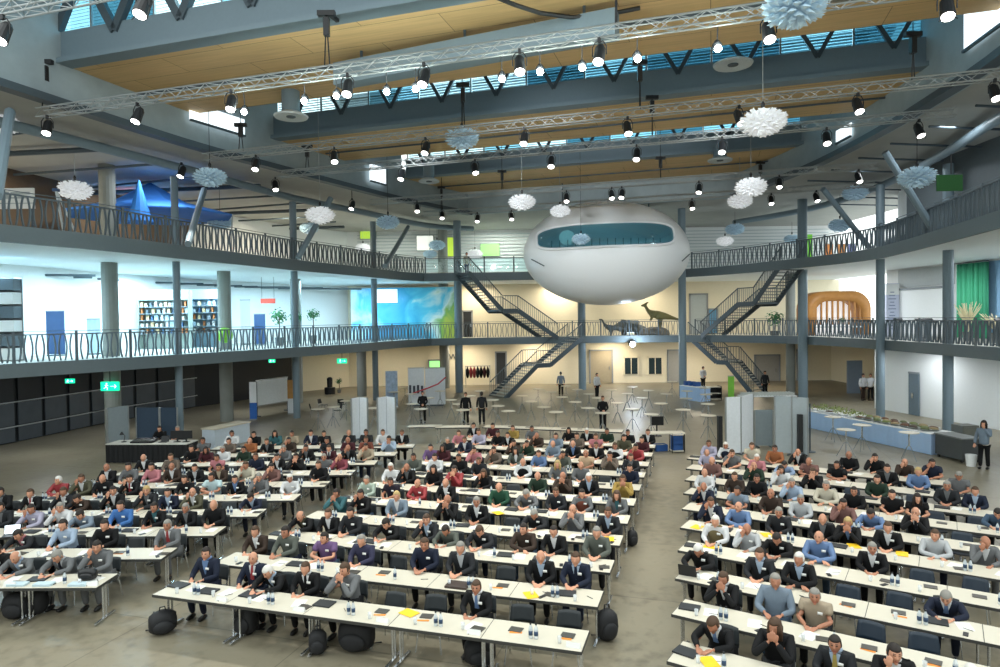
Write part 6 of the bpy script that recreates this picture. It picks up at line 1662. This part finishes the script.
rollup(250, 257, 382, 420, 'white and blue roll-up banner beside the whiteboard', hmat('banner white', 'e6eaee', .6, var=.12, scale=4), hmat('banner blue', '2d66b5', .6)); rollup(386, 398, 371, 408, 'pale roll-up banner with blue picture behind the white panels', hmat('blue photo print', '9fb4cc', .6, var=.45, scale=5), M_PANW, .05)
rollup(288, 294, 380, 414, 'narrow orange topped poster stand at the steel column', hmat('orange poster', 'b98a4d', .6, var=.3, scale=4), M_PANW, .45)
for k, (x0, x1) in enumerate(((408, 424), (425, 445))):
    t = panel_stand(x0, x1, 368, 44, ('white exhibition board with dark pictures', 'plain white exhibition board next to the one with pictures')[k], M_PANW, 'board', 0)
    if k == 0:
        g = MB()
        for q in range(4): g.box((-.4+q*.26, -.04, 1.1), (.15, .02, .55-.1*(q % 2)))
        g.build('picture', hmat('dark picture', '39414d', .5, var=.3, scale=8), t)
tag(MB().tube([atY(411, 394, 43.2), atY(428, 388, 43.2), atY(438, 384, 43.2), atY(446, 377, 43.2)], .05, 6).build('barrier_ribbon', hmat('red barrier tape', 'b8404a', .6)), 'red barrier ribbon in front of the white exhibition boards', 'ribbon')
t = thing('coat_rack', 'coat rail with hanging coats on the far cream wall', 'rack', (X(477, 55.5), 55.5, 0)); MB().bar((-1.0, 0, 1.75), (1.0, 0, 1.75), .05).build('rail', M_CHROME, t)
for s in (-1, 1): MB().bar((s, 0, 0), (s, 0, 1.8), .05).build('post', M_CHROME, t); MB().bar((s, -.3, .03), (s, .3, .03), .05).build('foot', M_CHROME, t)
for k, c in enumerate(('black', 'red', 'red', 'charcoal', 'black', 'maroon', 'black')):
    o = tag(MB().ell((0, 0, -.48), (.12, .17, .5), 10, 8, fn=lambda q: Vector((q.x*(1.2-.4*(q.z > .2)), q.y, q.z))).build('coat', cm(c), None, True, (X(477, 55.5)-.85+k*.28, 55.5, 1.72)), ('black coat at the wall end', 'red coat next to the first black one', 'second red coat', 'charcoal coat in the middle', 'black coat right of the middle', 'maroon coat', 'black coat at the stair end')[k]+' of the coat rail', 'coat', 'coats on the rail')
t = thing('supply_table', 'small white table behind the last rows by the wide aisle', 'table', at(668, 452, 0)); MB().box((0, .3, .76), (1.5, .65, .04)).build('tabletop', M_TOP, t)
for x in (-.7, .7): MB().box((x, .3, .37), (.04, .55, .74)).build('leg', M_BLK, t)
crate(at(662, 452, 0)+Vector((0, .3, .0)), 'blue crate on the floor under the small supply table', .5)
t = thing('supply_trolley', 'white wire trolley with blue boxes by the wide aisle', 'trolley', at(678, 453, 0)); 
for z in (.08, .75): MB().box((0, .2, z), (.5, .5, .03)).build('shelf', M_TOP, t)
for x in (-.24, .24):
    for y in (-.04, .44): MB().cyl((x, y, 0), (x, y, .78), .015, n=6).build('post', M_BLK, t)
for k in range(3): crate(at(678, 453, 0)+Vector((0, .2, .1+.2*k)), ('blue box at the bottom of the white wire trolley', 'blue box in the middle of the white wire trolley', 'blue box on top inside the white wire trolley')[k], .4)
t = thing('floor_monitor', 'black monitor standing behind the last rows by the bistro tables', 'monitor', at(657, 436, 0)); MB().box((0, 0, .72), (.62, .06, .42)).build('screen', M_BLK, t); MB().box((0, .04, .3), (.06, .06, .6)).build('stand', M_BLK, t); MB().box((0, .02, .015), (.4, .3, .03)).build('foot', M_BLK, t)
for k, (px, py) in enumerate(((318, 417), (326, 412), (334, 418), (343, 411))):
    put_chair(at(px, py, 0), ri.uniform(0, 6), 'dark chair in the cafe corner by the steel column, %s from the whiteboard' % NTH[k], 0, 'cafe chairs')
t = thing('black_pouf', 'dark low stools in front of the cream wall with exit sign', 'stool', at(330, 394, 0)); MB().lathe([(.4, 0), (.42, .5), (.38, .52)], n=16).build('seat', M_BLK, t); MB().lathe([(.2, .5), (.22, 1.2), (.1, 1.3)], n=12).build('back', M_BLK, t)
plant(at(334, 393, 0)+Vector((.4, 0, 0)), 1.3, .3, 'small plant beside the dark stool at the cream wall', M_LEAFD, 13)
# narrow beam without fixture, added to imitate the bright floor patch near the trolley
l = bpy.data.lights.new('spot_beam', 'SPOT'); l.energy = 9000; l.spot_size = .09; l.spot_blend = .3; l.shadow_soft_size = .05; lo = bpy.data.objects.new('spot_beam', l); COL.objects.link(lo); lo.location = roofp(0, 36.2, 12.0)
lo.rotation_euler = (at(696, 414, 0)-lo.location).to_track_quat('-Z', 'Y').to_euler()
